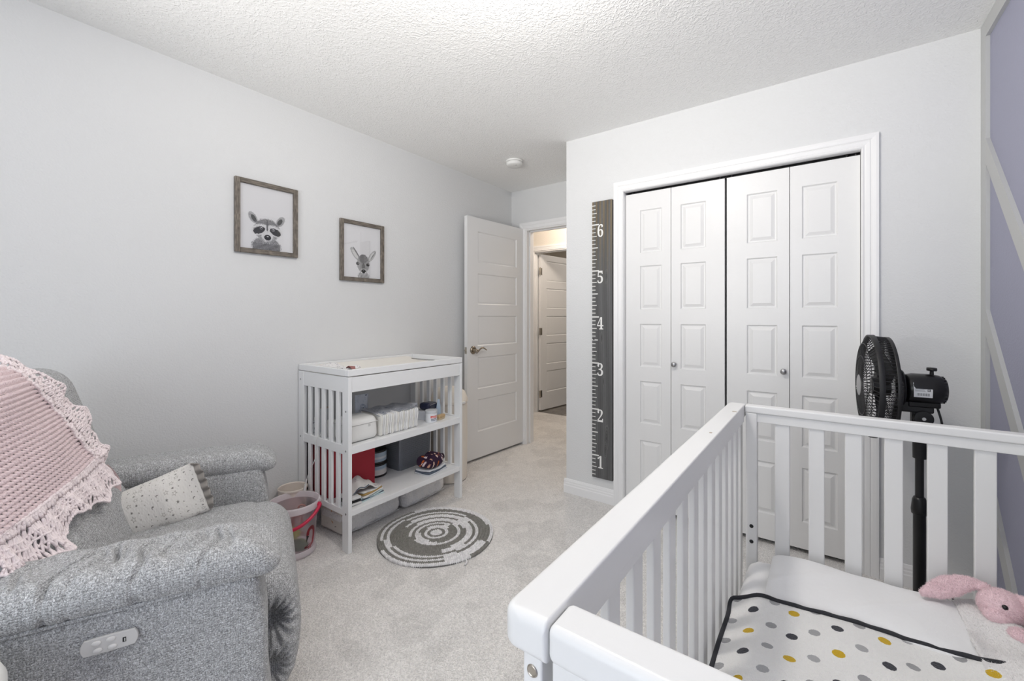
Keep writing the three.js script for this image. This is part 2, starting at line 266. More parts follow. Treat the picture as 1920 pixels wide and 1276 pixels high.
{ // the open bedroom door, hinged at the alcove wall; its local x runs from the free edge to the hinge
  const dir = Math.atan2(0.764, 0.053);                           // from (0.095, -0.004) to (0.148, -0.768)
  const d = structGroup('door_1', [0.095, 0, -0.004], dir); panelDoor(d, 0.764, 2.04, 0.02, 0.124, 0.642);
  const h = new THREE.Group(); h.name = 'door_handle'; h.position.set(0.066, 0.94, 0); d.add(h);
  mesh('rose', [cyl(0.033, 0.034, 0.006, 32).rotateX(Math.PI / 2).translate(0, 0, 0.004), cyl(0.026, 0.031, 0.006, 32).rotateX(Math.PI / 2).translate(0, 0, 0.009), cyl(0.012, 0.014, 0.04, 20).rotateX(Math.PI / 2).translate(0, 0, 0.028)], M.bronze, h);
  const lever = []; for (let i = 0; i <= 14; i++) { const t = i / 14, x = t * 0.118, y = -0.004 + 0.016 * Math.sin(t * 5.0 - 1.1) + 0.012 * t, a = 0.0095 * (1 - 0.45 * t), b = 0.0065 * (1 - 0.3 * t); lever.push(Array.from({ length: 14 }, (_, k) => { const c = k / 14 * Math.PI * 2; return [x, y + a * Math.cos(c), 0.046 + b * Math.sin(c)]; })); }
  mesh('lever', [loft(lever), ball(0.013, 18).scale(1, 1, 0.8).translate(0, 0, 0.046)], M.bronze, h);
  mesh('latch', [sharp(-0.0015, 0, 0.912, 0.968, -0.029, -0.006), cyl(0.006, 0.006, 0.012, 16).rotateZ(Math.PI / 2).translate(-0.006, 0.94, -0.0175)], M.nickel, d);
  for (const y of [0.25, 1.05, 1.82]) mesh('hinge', [cyl(0.006, 0.006, 0.09, 14).translate(0.768, y, 0.004), box(0.764, 0.766, y - 0.045, y + 0.045, -0.03, 0.0)], M.nickel, d);
}
{ // the half-open door across the hall, swung into the room beyond
  const d = structGroup('door_2', [-0.452, 0, -2.0], Math.PI / 2 - 0.128 + 0.0); panelDoor(d, 0.762, 2.0, 0.02, 0.12, 0.64);
  for (const y of [0.23, 1.03, 1.80]) mesh('hinge', [cyl(0.0075, 0.0075, 0.095, 14).translate(-0.012, y, 0.004), box(-0.03, 0.028, y - 0.045, y + 0.045, 0.0005, 0.003)], M.nickel, d);
}
// bifold closet doors: two pairs of narrow five-panel leaves
const BI_ROWS = [[0.163, 0.443], [0.55, 0.816], [0.907, 1.176], [1.266, 1.541], [1.623, 1.893]], BI_PROF = [[0, 0], [0.006, -0.0085], [0.012, -0.0085], [0.029, -0.001], [0.03, -0.001]];
for (const [k, list] of [[3, [[1.447, 1.729, 1.539, 1.674, 0], [1.732, 2.026, 1.786, 1.927, 1.752]]], [4, [[2.037, 2.333, 2.137, 2.28, 2.309], [2.336, 2.621, 2.388, 2.535, 0]]]]) {
  const d = structGroup('door_' + k, [0, 0, -0.03]);
  for (const [a, b, p, q, knob] of list) {
    const leaf = new THREE.Group(); leaf.name = 'leaf'; leaf.position.set(a, 0, 0); d.add(leaf);
    const rows = BI_ROWS.map(([y0, y1]) => [p - a, y0, q - a, y1]);
    mesh('slab', leafGeo(b - a, 1.977, 0.032, rows, 0.026), M.door, leaf);
    for (const [x0, y0, x1, y1] of rows) mesh('panel', ringPanel(x0, y0, x1, y1, BI_PROF), M.door, leaf);
    if (knob) mesh('knob', lathe([[0, 0], [0.011, 0], [0.011, 0.003], [0.006, 0.006], [0.006, 0.013], [0.012, 0.017], [0.0155, 0.023], [0.015, 0.028], [0.010, 0.0325], [0, 0.034]], 28).rotateX(Math.PI / 2).translate(knob - a, 0.934, 0), M.steel, leaf, 'round satin metal knob');
  }
}
{ // track, pivots and rollers above the bifold doors, coloured black for the shaded gap
  const t = structGroup('trim_5');
  mesh('track', [sharp(1.447, 2.621, 2.017, 2.019, -0.062, -0.036), sharp(1.447, 2.621, 2.011, 2.019, -0.064, -0.06)], M.blackMatt, t);
  for (const x of [1.455, 1.49, 2.0, 2.06, 2.57, 2.605]) mesh('roller', [cyl(0.007, 0.007, 0.012, 14).translate(x, 2.008, -0.042), cyl(0.0035, 0.0035, 0.02, 10).translate(x, 1.999, -0.042)], M.blackMatt, t);
}
{ // geometric battens on the purple-grey accent wall
  const g = structGroup('trim_4'); const XF = XR - 0.013, w = 0.068;
  const strip = (z0, y0, z1, y1, half = w / 2) => { const dz = z1 - z0, dy = y1 - y0, l = Math.hypot(dz, dy), nz = -dy / l * half, ny = dz / l * half; const s = new THREE.Shape(); s.moveTo(z0 + nz, y0 + ny); s.lineTo(z1 + nz, y1 + ny); s.lineTo(z1 - nz, y1 - ny); s.lineTo(z0 - nz, y0 - ny); const e = new THREE.ExtrudeGeometry(s, { depth: 0.013, bevelEnabled: false }); e.rotateY(-Math.PI / 2).translate(XR, 0, 0); return boxUV(e); };
  mesh('batten', sharp(XF, XR, 0.096, H, 0, w), M.batten, g);
  mesh('batten', sharp(XF, XR, H - w, H, w, ZR), M.batten, g);
  const cut = (z, y, slope, zEnd) => { const k = w * Math.hypot(1, slope), y1 = y + slope * (zEnd - z), sh = new THREE.Shape(); sh.moveTo(z, y); sh.lineTo(zEnd, y1); sh.lineTo(zEnd, y1 - k); sh.lineTo(z, y - k); sh.lineTo(z, y); const e = new THREE.ExtrudeGeometry(sh, { depth: 0.013, bevelEnabled: false }); e.rotateY(-Math.PI / 2).translate(XR, 0, 0); return boxUV(e); };
  mesh('batten', cut(0.0682, 1.953, -1.146, 1.55), M.batten, g);
  mesh('batten', cut(0.0682, 1.248, -1.13, 1.05), M.batten, g);
  mesh('batten', cut(0.0682, 0.621, -1.18, 0.5), M.batten, g);
  mesh('batten', strip(0.75, 1.12, 1.85, 2.37), M.batten, g);
  mesh('baseboard', skirting(XR, 0, XR, ZR, -1, 0), M.trim, g);
}

// ------------------------------------------------------------------ changing table
{
  const t = thing('changing_table', 'white wooden open changing table with slatted ends and two shelves against the left wall', 'changing table', [0.255, 0, 0.93]);
  const W = M.whitePaint;
  for (const [x0, x1] of [[0.006, 0.061], [0.452, 0.507]]) for (const [z0, z1] of [[0.5, 0.522], [1.334, 1.356]]) part('leg', box(x0, x1, 0, 0.909, z0, z1), W, t);
  for (const [x0, x1] of [[0.006, 0.026], [0.487, 0.507]]) part('tray_side', box(x0, x1, 0.912, 0.946, 0.5, 1.356, 0.003), W, t);
  for (const [z0, z1] of [[0.5, 0.52], [1.336, 1.356]]) part('tray_side', box(0.026, 0.487, 0.912, 0.946, z0, z1, 0.003), W, t);
  part('tray_floor', sharp(0.02, 0.49, 0.885, 0.897, 0.515, 1.34), W, t);
  for (const [x0, x1] of [[0.01, 0.028], [0.486, 0.504]]) part('apron', box(x0, x1, 0.828, 0.907, 0.522, 1.334), W, t);
  for (const [z0, z1] of [[0.503, 0.519], [1.337, 1.353]]) part('end_panel', box(0.061, 0.452, 0.826, 0.907, z0, z1), W, t);
  part('shelf', [box(0.01, 0.488, 0.527, 0.545, 0.522, 1.334), box(0.482, 0.505, 0.507, 0.547, 0.522, 1.334)], W, t);
  part('shelf', [box(0.01, 0.488, 0.197, 0.215, 0.522, 1.334), box(0.482, 0.505, 0.186, 0.216, 0.522, 1.334)], W, t);
  const XS = [[0.104, 0.133], [0.175, 0.206], [0.245, 0.275], [0.315, 0.345], [0.386, 0.415]];
  for (const [z0, z1] of [[0.504, 0.518], [1.338, 1.352]]) {
    for (const [y0, y1] of [[0.503, 0.552], [0.184, 0.217]]) part('end_rail', box(0.061, 0.452, y0, y1, z0 - 0.001, z1 + 0.001), W, t);
    for (const [x0, x1] of XS) for (const [y0, y1] of [[0.55, 0.828], [0.216, 0.505]]) part('slat', box(x0, x1, y0, y1, z0, z1), W, t);
  }
  for (const [x, y] of [[0.485, 0.73], [0.485, 0.525], [0.485, 0.2], [0.03, 0.86], [0.03, 0.53]]) part('screw', cyl(0.005, 0.005, 0.004, 14).rotateX(Math.PI / 2).translate(x, y, 1.3555), M.steel, t, 'dark recessed hex screw');
}
{ // contoured pad in the tray: two raised long sides, its covers showing at the corners
  const p = thing('changing_pad', 'cream white changing pad lying in the top tray of the changing table', 'changing pad', [0.256, 0.897, 0.93]);
  const ring = (z, k) => { const pts = []; for (let i = 0; i <= 20; i++) { const x = 0.034 + 0.444 * i / 20, u = (x - 0.256) / 0.222; pts.push([x, 0.897 + k * (0.02 + 0.022 * smooth(0.35, 0.95, Math.abs(u)) - 0.012 * smooth(0.95, 1, Math.abs(u))), z]); } pts.push([0.478, 0.898, z], [0.034, 0.898, z]); return pts; };
  part('pad', boxUV(loft([ring(0.57, 0.4), ring(0.58, 0.9), ring(0.62, 1), ring(1.24, 1), ring(1.29, 0.9), ring(1.3, 0.4)].map((r) => r.reverse()))), mat(0xf4f1eb, 0.6, { bumpMap: linenBump, bumpScale: 0.002 }), p);
  part('strap', [sharp(0.1, 0.4, 0.925, 0.927, 0.6, 0.606)], M.blackMatt, p);  // thin black line across the far end of the pad
  const print = canvasTex(256, 256, (c, w) => { c.fillStyle = '#eceaea'; c.fillRect(0, 0, w, w); for (let i = 0; i < 90; i++) { c.fillStyle = ['#8d8f9c', '#b9a7a4', '#75788a'][i % 3]; c.beginPath(); c.ellipse(rr(0, w), rr(0, w), rr(3, 8), rr(2, 4), rr(0, 3), 0, 7); c.fill(); } });
  const cl = thing('burp_cloth', 'printed white cloth with a reddish folded corner on top of the changing table', 'cloth', [0.3, 0.93, 1.28]);
  part('cloth', sheet(30, 12, (u, v) => [0.14 + 0.33 * u, 0.942 + 0.010 * Math.sin(u * 9) * v + 0.006 * v, 1.325 - 0.065 * v - 0.02 * Math.sin(u * 3)], 0.004), new THREE.MeshPhysicalMaterial({ map: print, roughness: 0.95 }), cl);
  part('folded_corner', sheet(10, 6, (u, v) => [0.43 + 0.05 * u, 0.95 + 0.012 * Math.sin(u * 3.1) - 0.012 * u * v, 1.32 - 0.05 * v * (1 - 0.5 * u)], 0.003), mat(0x9a6a66, 0.9), cl, 'reddish striped corner');
}
// middle shelf -----------------------------------------------------
const SH = 0.545;
{ const w = thing('wipes_box', 'rounded white plastic wipes box at the front of the middle shelf', 'box', [0.38, SH, 1.23]);
  const g = softBox(0.165, 0.122, 0.178, 0.03, [14, 10, 14], (q) => { const k = 1 + 0.05 * smooth(-0.06, 0.06, -q.y); q.x *= k; q.z *= k; q.y += 0.006 * (1 - (q.x / 0.09) ** 2) * (q.y > 0 ? 1 : 0); }).translate(0, 0.0615, 0);
  mesh('body', g, M.whitePlastic, w); mesh('lid_seam', softBox(0.171, 0.0025, 0.184, 0.001, [1, 1, 1]).translate(0, 0.094, 0), mat(0xd0d0d0, 0.5), w);
  const lab = canvasTex(64, 64, (c) => { c.fillStyle = '#ececea'; c.fillRect(0, 0, 64, 64); c.strokeStyle = '#9a9a9a'; c.lineWidth = 4; c.strokeRect(8, 10, 48, 44); c.fillStyle = '#a5a5a5'; for (let i = 0; i < 3; i++) c.fillRect(15, 18 + i * 11, 34, 5); });
  mesh('label', new THREE.PlaneGeometry(0.016, 0.016).rotateY(Math.PI / 2).translate(0.0845, 0.082, -0.03), new THREE.MeshPhysicalMaterial({ map: lab, roughness: 0.5 }), w);
}
{ const b = thing('lotion_tube', 'white flat-topped tube printed HONEST standing behind the wipes box', 'tube', [0.2, SH, 1.068]);
  const face = canvasTex(256, 512, (c) => { c.fillStyle = '#d3d8e2'; c.fillRect(0, 0, 256, 512); c.strokeStyle = '#aab3c4'; c.lineWidth = 3; for (let i = 0; i < 12; i++) { c.beginPath(); c.ellipse(rr(0, 256), rr(0, 240), rr(12, 40), rr(5, 16), rr(0, 3), 0, 7); c.stroke(); } c.fillStyle = '#2b3553'; c.beginPath(); c.moveTo(165, 6); c.lineTo(190, 30); c.lineTo(205, 14); c.lineTo(222, 30); c.lineTo(236, 4); c.lineTo(205, 44); c.fill(); c.strokeStyle = '#7d879b'; c.lineWidth = 7; c.beginPath(); c.arc(132, 205, 48, 0, 7); c.stroke(); c.beginPath(); c.arc(132, 205, 30, 0, 7); c.stroke(); c.fillStyle = '#2b3553'; c.beginPath(); c.moveTo(112, 195); c.lineTo(132, 222); c.lineTo(152, 195); c.lineTo(132, 206); c.fill(); c.font = 'bold 33px sans-serif'; c.textAlign = 'center'; c.fillText('H O N E S T', 130, 305); c.fillStyle = '#3c5a86'; c.fillRect(66, 345, 130, 20); c.fillStyle = '#8b97ad'; for (let i = 0; i < 3; i++) c.fillRect(70, 392 + i * 24, 120, 8); });
  const ring = (y, w, d) => Array.from({ length: 24 }, (_, k) => { const a = k / 24 * Math.PI * 2; return [d * Math.sin(a), y, w * Math.cos(a)]; });
  const g = loft([ring(0.018, 0.034, 0.022), ring(0.05, 0.04, 0.021), ring(0.12, 0.045, 0.014), ring(0.185, 0.047, 0.004), ring(0.202, 0.047, 0.002)].map((r) => r.reverse()));
  { const p = g.attributes.position, uv = g.attributes.uv; for (let i = 0; i < p.count; i++) uv.setXY(i, 0.5 - p.getZ(i) / 0.098, p.getY(i) / 0.205); }
  mesh('tube_body', g, new THREE.MeshPhysicalMaterial({ map: face, roughness: 0.35 }), b); mesh('cap', cyl(0.024, 0.026, 0.02, 26).translate(0, 0.01, 0), M.blackMatt, b);
}
{ // an open pack of folded diapers, each a slab of its own
  const d = thing('diaper_pack', 'open pack of folded white diapers standing in a row on the middle shelf', 'diapers', [0.365, SH, 0.99]);
  const fold = softBox(0.2, 0.118, 0.0136, 0.0064, [10, 10, 4], (q) => { q.x += 0.004 * Math.sin(q.y * 50); q.y *= 1 + 0.02 * Math.sin(q.x * 30); });
  const mats = [0xf4f4f3, 0xeeeeef, 0xf2f0ea].map((c) => mat(c, 0.9, { bumpMap: linenBump, bumpScale: 0.0015 }));
  for (let i = 0; i < 21; i++) { const m = mesh('diaper', fold, mats[i % 3], d); m.position.set(0.002 * Math.sin(i * 2.3) - 0.002 * (i % 2), 0.06 + 0.002 * Math.sin(i * 1.7), -0.134 + i * 0.0131); m.rotation.y = 0.006 * Math.sin(i * 3.1); }
  const pr = canvasTex(256, 256, (c, w) => { c.fillStyle = '#a7aab3'; c.fillRect(0, 0, w, w); for (let i = 0; i < 70; i++) { c.fillStyle = ['#d5d7dd', '#4d5975', '#7f8594', '#c2c4cb'][i % 4]; const x = rr(0, w), y = rr(0, w); c.beginPath(); c.moveTo(x, y); c.lineTo(x + rr(8, 26), y + rr(-9, 9)); c.lineTo(x + rr(4, 16), y + rr(8, 18)); c.fill(); } });
  mesh('wrapper', sheet(28, 14, (u, v) => { const z = -0.14 + 0.285 * u, e = smooth(0.0, 1, v); return [-0.1 + 0.192 * v - 0.006 * Math.sin(u * 7), 0.124 + 0.004 * Math.sin(u * 17 + v * 5) - 0.012 * Math.max(0, v - 0.75) * 4 * (0.6 + 0.4 * Math.sin(u * 6)), -z]; }, 0.002), new THREE.MeshPhysicalMaterial({ map: pr, roughness: 0.35 }), d, 'grey printed plastic wrapper folded back over the top');
}
{ const j = thing('cream_jar', 'white cream jar with a red label at the right of the middle shelf', 'jar', [0.435, SH, 0.715]);
  const lab = canvasTex(1024, 256, (c) => { c.fillStyle = '#e8eaee'; c.fillRect(0, 0, 1024, 256); c.save(); c.translate(170, 0); c.fillStyle = '#d2433b'; c.fillRect(40, 70, 215, 62); c.fillStyle = '#fff'; c.font = 'bold 44px serif'; c.fillText('Sudocrem', 62, 116); c.fillStyle = '#49506a'; c.fillRect(48, 150, 170, 15); c.fillRect(48, 182, 190, 15); c.fillStyle = '#8c93a5'; c.fillRect(48, 208, 130, 9); c.restore(); });
  mesh('jar_body', new THREE.CylinderGeometry(0.0365, 0.0365, 0.058, 40, 1, true).translate(0, 0.03, 0), new THREE.MeshPhysicalMaterial({ map: lab, roughness: 0.3 }), j).rotation.y = -1.05 + 0.47;
  mesh('jar_base', cyl(0.0362, 0.034, 0.004, 40).translate(0, 0.002, 0), M.whitePlastic, j); mesh('lid', lathe([[0.0365, 0.058], [0.0385, 0.059], [0.0385, 0.074], [0.036, 0.0765], [0, 0.0765]], 40), M.greyPlastic.clone(), j, 'pale grey lid').material.color.setRGB(0.62, 0.64, 0.67);
}
{ const b = thing('wooden_brush', 'small tan wooden brush block beside the cream jar', 'brush', [0.44, SH, 0.635], 0.25);
  mesh('block', box(-0.016, 0.016, 0.012, 0.032, -0.034, 0.034, 0.006, 3), mat(lin(0.55, 0.38, 0.2), 0.55, { bumpMap: linenBump, bumpScale: 0.001 }), b); mesh('bristles', box(-0.013, 0.013, 0, 0.013, -0.031, 0.031, 0.003), mat(lin(0.66, 0.55, 0.38), 0.9, { bumpMap: fleece, bumpScale: 0.003 }), b);
}
{ const b = thing('wipes_pack', 'white and blue carton of wipes behind the cream jar', 'carton', [0.345, SH, 0.66], 0.3);
  const f = canvasTex(128, 64, (c) => { c.fillStyle = '#d9dde6'; c.fillRect(0, 0, 128, 64); c.fillStyle = '#3b6788'; c.beginPath(); c.moveTo(20, 60); c.lineTo(64, 12); c.lineTo(80, 30); c.lineTo(48, 60); c.fill(); c.fillStyle = '#7d8fae'; c.fillRect(80, 44, 34, 8); });
  mesh('carton', box(-0.045, 0.045, 0, 0.056, -0.065, 0.065, 0.003), mat(0xd6dae2, 0.5), b); mesh('printed_face', sharp(0.045, 0.0455, 0.004, 0.052, -0.06, 0.06), new THREE.MeshPhysicalMaterial({ map: f, roughness: 0.5 }), b); f.wrapS = f.wrapT = THREE.RepeatWrapping; f.repeat.set(8, 18);
}
{ const b = thing('navy_pouch', 'dark navy zip pouch lying on the wipes carton', 'pouch', [0.335, SH + 0.0565, 0.645], 0.3);
  mesh('pouch_body', softBox(0.08, 0.046, 0.12, 0.018, [10, 8, 14], (q) => { q.y += 0.004 * Math.sin(q.z * 40); }).translate(0, 0.023, 0), mat(lin(0.012, 0.016, 0.045), 0.4), b); mesh('zip', tube([[0.04, 0.036, -0.05], [0.042, 0.038, 0], [0.04, 0.036, 0.05]], 0.002, 12, 6), mat(0x8d8d90, 0.4), b, 'grey zip line');
}
{ const b = thing('small_white_box', 'small white printed box standing left of the navy pouch', 'box', [0.30, SH, 0.758]);
  const f = canvasTex(64, 128, (c) => { c.fillStyle = '#dfe2e8'; c.fillRect(0, 0, 64, 128); c.fillStyle = '#8790a2'; for (let i = 0; i < 7; i++) c.fillRect(8, 14 + i * 15, 48 - (i % 3) * 8, 6); });
  mesh('carton', box(-0.02, 0.02, 0, 0.112, -0.03, 0.03, 0.002), mat(0xe4e6ea, 0.5), b); mesh('printed_face', new THREE.PlaneGeometry(0.056, 0.104).rotateY(Math.PI / 2).translate(0.0204, 0.056, 0), new THREE.MeshPhysicalMaterial({ map: f, roughness: 0.5 }), b);
}
{ const b = thing('blue_tube', 'pale blue tapered tube standing behind the jar lid', 'tube', [0.37, SH, 0.588]);
  const ring = (y, w, d) => Array.from({ length: 20 }, (_, k) => { const a = -k / 20 * Math.PI * 2; return [d * Math.sin(a), y, w * Math.cos(a)]; });
  mesh('tube_body', loft([ring(0.016, 0.02, 0.014), ring(0.06, 0.018, 0.011), ring(0.1, 0.012, 0.006), ring(0.118, 0.008, 0.003)]), mat(lin(0.47, 0.58, 0.7), 0.35), b); mesh('cap', cyl(0.016, 0.017, 0.017, 22).translate(0, 0.0085, 0), M.whitePlastic, b);
}
{ // small bottles seen between the left slats
  const leafy = canvasTex(128, 128, (c, w) => { c.fillStyle = '#dfe3e6'; c.fillRect(0, 0, w, w); for (let i = 0; i < 46; i++) { c.fillStyle = ['#4f5560', '#8d939e', '#a9aeb6'][i % 3]; c.beginPath(); c.ellipse(rr(0, w), rr(0, w), rr(2, 7), rr(1, 3), rr(0, 3), 0, 7); c.fill(); } });
  const LM = new THREE.MeshPhysicalMaterial({ map: leafy, roughness: 0.45 });
  const a = thing('lotion_bottle', 'short leaf-printed bottle with a white cap behind the left slats', 'bottle', [0.075, SH, 1.285]);
  mesh('bottle_body', lathe([[0, 0], [0.02, 0], [0.021, 0.004], [0.021, 0.06], [0.012, 0.068], [0.012, 0.07]], 28), LM, a); mesh('cap', cyl(0.012, 0.012, 0.018, 22).translate(0, 0.079, 0), M.whitePlastic, a);
  const b = thing('tall_carton', 'tall leaf-printed carton behind the left slats', 'carton', [0.135, SH, 1.265], 0.4); mesh('carton', box(-0.02, 0.02, 0, 0.145, -0.02, 0.02, 0.002), LM, b); mesh('flap', box(-0.02, 0.02, 0.145, 0.149, -0.02, 0.02, 0.001), mat(0xc8b6a8, 0.6), b, 'tan top flap');
  const c = thing('white_bottle', 'plain white bottle nearest the wipes box behind the left slats', 'bottle', [0.225, SH, 1.282]); mesh('bottle_body', lathe([[0, 0], [0.022, 0], [0.024, 0.004], [0.024, 0.085], [0.012, 0.1], [0.012, 0.104]], 28), M.whitePlastic, c); mesh('cap', cyl(0.013, 0.013, 0.02, 22).translate(0, 0.113, 0), M.whitePlastic, c);
  const d = thing('folded_wipes', 'small pile of folded tissues on the middle shelf by the wall', 'tissues', [0.06, SH, 1.18]); for (let i = 0; i < 3; i++) mesh('tissue', softBox(0.08 - i * 0.006, 0.012, 0.1 - i * 0.008, 0.005, [8, 3, 8], (q) => { q.y += 0.002 * Math.sin(q.x * 80 + i) * Math.cos(q.z * 60); }).translate(0, 0.006 + i * 0.012, 0), M.linen, d);
}
// lower shelf ------------------------------------------------------
const SL = 0.215;
{ const b = thing('red_storage_box', 'plain red fabric storage box on the lower shelf', 'storage box', [0.2, SL, 1.18]);
  const o = [softBox(0.176, 0.272, 0.004, 0.002, [8, 8, 1]).translate(0, 0.136, 0.142), softBox(0.176, 0.272, 0.004, 0.002, [8, 8, 1]).translate(0, 0.136, -0.142), softBox(0.004, 0.272, 0.288, 0.002, [1, 8, 8]).translate(0.086, 0.136, 0), softBox(0.004, 0.272, 0.288, 0.002, [1, 8, 8]).translate(-0.086, 0.136, 0), sharp(-0.086, 0.086, 0.001, 0.005, -0.142, 0.142)];
  mesh('box_body', o, M.red, b); mesh('rim', [tube([[-0.086, 0.272, -0.142], [0.086, 0.272, -0.142]], 0.003, 2), tube([[-0.086, 0.272, 0.142], [0.086, 0.272, 0.142]], 0.003, 2), tube([[-0.086, 0.272, -0.142], [-0.086, 0.272, 0.142]], 0.003, 2), tube([[0.086, 0.272, -0.142], [0.086, 0.272, 0.142]], 0.003, 2)], M.red, b);
}
{ const b = thing('dark_flat_box', 'flat black box upright between the red box and the wall', 'folder', [0.068, SL, 1.2]); mesh('cover', [box(-0.022, -0.019, 0, 0.28, -0.11, 0.125, 0.001), box(0.019, 0.022, 0, 0.28, -0.11, 0.125, 0.001), box(-0.022, 0.022, 0, 0.28, 0.122, 0.126, 0.001)], M.dark, b); mesh('dark_filling', box(-0.017, 0.017, 0.004, 0.272, -0.1, 0.118, 0.001), mat(0x3a3634, 0.9), b); }  // dark flat box in the gap beside the red box
for (let i = 0; i < 2; i++) { // two refill tubs, one on the other
  const b = thing('refill_tub', i ? 'upper black-lidded round refill tub stacked beside the grey basket' : 'lower round refill tub with a red mark under the black-lidded one', 'tub', [0.165, SL + i * 0.083, 0.945]);
  const lab = canvasTex(1024, 128, (c) => { c.fillStyle = '#cfd6de'; c.fillRect(0, 0, 1024, 128); c.fillStyle = '#a9bccb'; c.fillRect(0, 0, 1024, i ? 128 : 46); c.fillStyle = '#d6dbe1'; c.fillRect(0, i ? 60 : 50, 1024, 30); if (!i) { c.fillStyle = '#e9e4e2'; c.fillRect(0, 62, 1024, 66); for (const x of [250, 700]) { c.strokeStyle = '#cb4b3c'; c.lineWidth = 9; c.beginPath(); c.arc(x, 92, 17, 0.6, 5.6); c.stroke(); c.fillStyle = '#d86a55'; c.fillRect(x + 60, 50, 60, 22); c.fillStyle = '#8792ad'; c.fillRect(x + 72, 84, 46, 22); } } else { c.fillStyle = '#6fa5b3'; c.fillRect(330, 20, 60, 60); c.fillRect(800, 20, 60, 60); } });
  mesh('label_band', new THREE.CylinderGeometry(0.07, 0.07, 0.058, 48, 1, true).translate(0, 0.042, 0), new THREE.MeshPhysicalMaterial({ map: lab, roughness: 0.35 }), b).rotation.y = -1.75;
  mesh('base_ring', lathe([[0, 0], [0.069, 0], [0.072, 0.003], [0.072, 0.012], [0.069, 0.014]], 48), M.black, b); mesh('lid', lathe([[0.069, 0.069], [0.072, 0.071], [0.072, 0.08], [0.066, 0.083], [0, 0.083]], 48), M.black, b);
}
{ // grey perforated basket: walls with real holes
  const b = thing('storage_basket', 'dark grey perforated plastic basket on the lower shelf', 'basket', [0.14, SL, 0.685]);
  const w = 0.22, d = 0.27, h = 0.262, wall = (L) => { const s = new THREE.Shape(); s.moveTo(-L / 2 + 0.012, 0); s.lineTo(L / 2 - 0.012, 0); s.lineTo(L / 2 - 0.004, h); s.lineTo(-L / 2 + 0.004, h); const p = 0.0125; for (let i = 0; i * p < L - 0.05; i++) for (let j = 0; j < 18; j++) { const x = -L / 2 + 0.025 + i * p + (j % 2) * p / 2, y = 0.022 + j * 0.0125; if (x > L / 2 - 0.025) continue; const r = 0.0027, c = new THREE.Path(); c.moveTo(x + r, y); for (const [a, e] of [[0, r], [-r, 0], [0, -r]]) c.lineTo(x + a, y + e); s.holes.push(c); } return new THREE.ExtrudeGeometry(s, { depth: 0.003, bevelEnabled: false }); };
  mesh('side', boxUV(wall(w).translate(0, 0, d / 2 - 0.003)), M.greyPlastic, b); mesh('side', boxUV(wall(w).translate(0, 0, -d / 2)), M.greyPlastic, b);
  mesh('side', boxUV(wall(d).rotateY(Math.PI / 2).translate(w / 2 - 0.003, 0, 0)), M.greyPlastic, b); mesh('side', boxUV(wall(d).rotateY(Math.PI / 2).translate(-w / 2, 0, 0)), M.greyPlastic, b);
  mesh('base', box(-w / 2 + 0.012, w / 2 - 0.012, 0, 0.004, -d / 2 + 0.012, d / 2 - 0.012), M.greyPlastic, b); for (const sx of [-1, 1]) for (const sz of [-1, 1]) mesh('corner', rod([sx * (w / 2 - 0.011), 0.002, sz * (d / 2 - 0.011)], [sx * (w / 2 - 0.005), h, sz * (d / 2 - 0.005)], 0.009, 14), M.greyPlastic, b);
  mesh('rim', [box(-w / 2, w / 2, h - 0.006, h + 0.006, d / 2 - 0.006, d / 2 + 0.004), box(-w / 2, w / 2, h - 0.006, h + 0.006, -d / 2 - 0.004, -d / 2 + 0.006), box(w / 2 - 0.006, w / 2 + 0.004, h - 0.006, h + 0.006, -d / 2, d / 2), box(-w / 2 - 0.004, -w / 2 + 0.006, h - 0.006, h + 0.006, -d / 2, d / 2)], M.greyPlastic, b);
}
const clothMap = (bg, marks, n) => canvasTex(128, 128, (c, w) => { c.fillStyle = bg; c.fillRect(0, 0, w, w); for (let i = 0; i < n; i++) { c.fillStyle = marks[i % marks.length]; c.beginPath(); c.ellipse(rr(0, w), rr(0, w), rr(2, 8), rr(1, 4), rr(0, 3), 0, 7); c.fill(); } });
function foldedCloth(name, label, [x, y, z], [w, h, d], turn, m, group, edge) { // a cloth folded over itself: soft slab with rolled edges
  const t = thing(name, label, 'cloth', [x, y, z], turn, group);
  const wob = rr(0, 6), leafs = 3;
  for (let i = 0; i < leafs; i++) mesh('fold', softBox(w - i * 0.006, h / leafs + 0.001, d - i * 0.005, h / leafs / 2.05, [14, 3, 14], (q) => { q.y += 0.003 * Math.sin(q.x * 38 + wob + i) * Math.cos(q.z * 30 + wob); q.x += 0.003 * Math.sin(q.z * 40 + i); }).translate(rr(-0.003, 0.003), h / leafs * (i + 0.5), rr(-0.003, 0.003)), i === 1 && edge ? edge : m, t);
  return t;
}
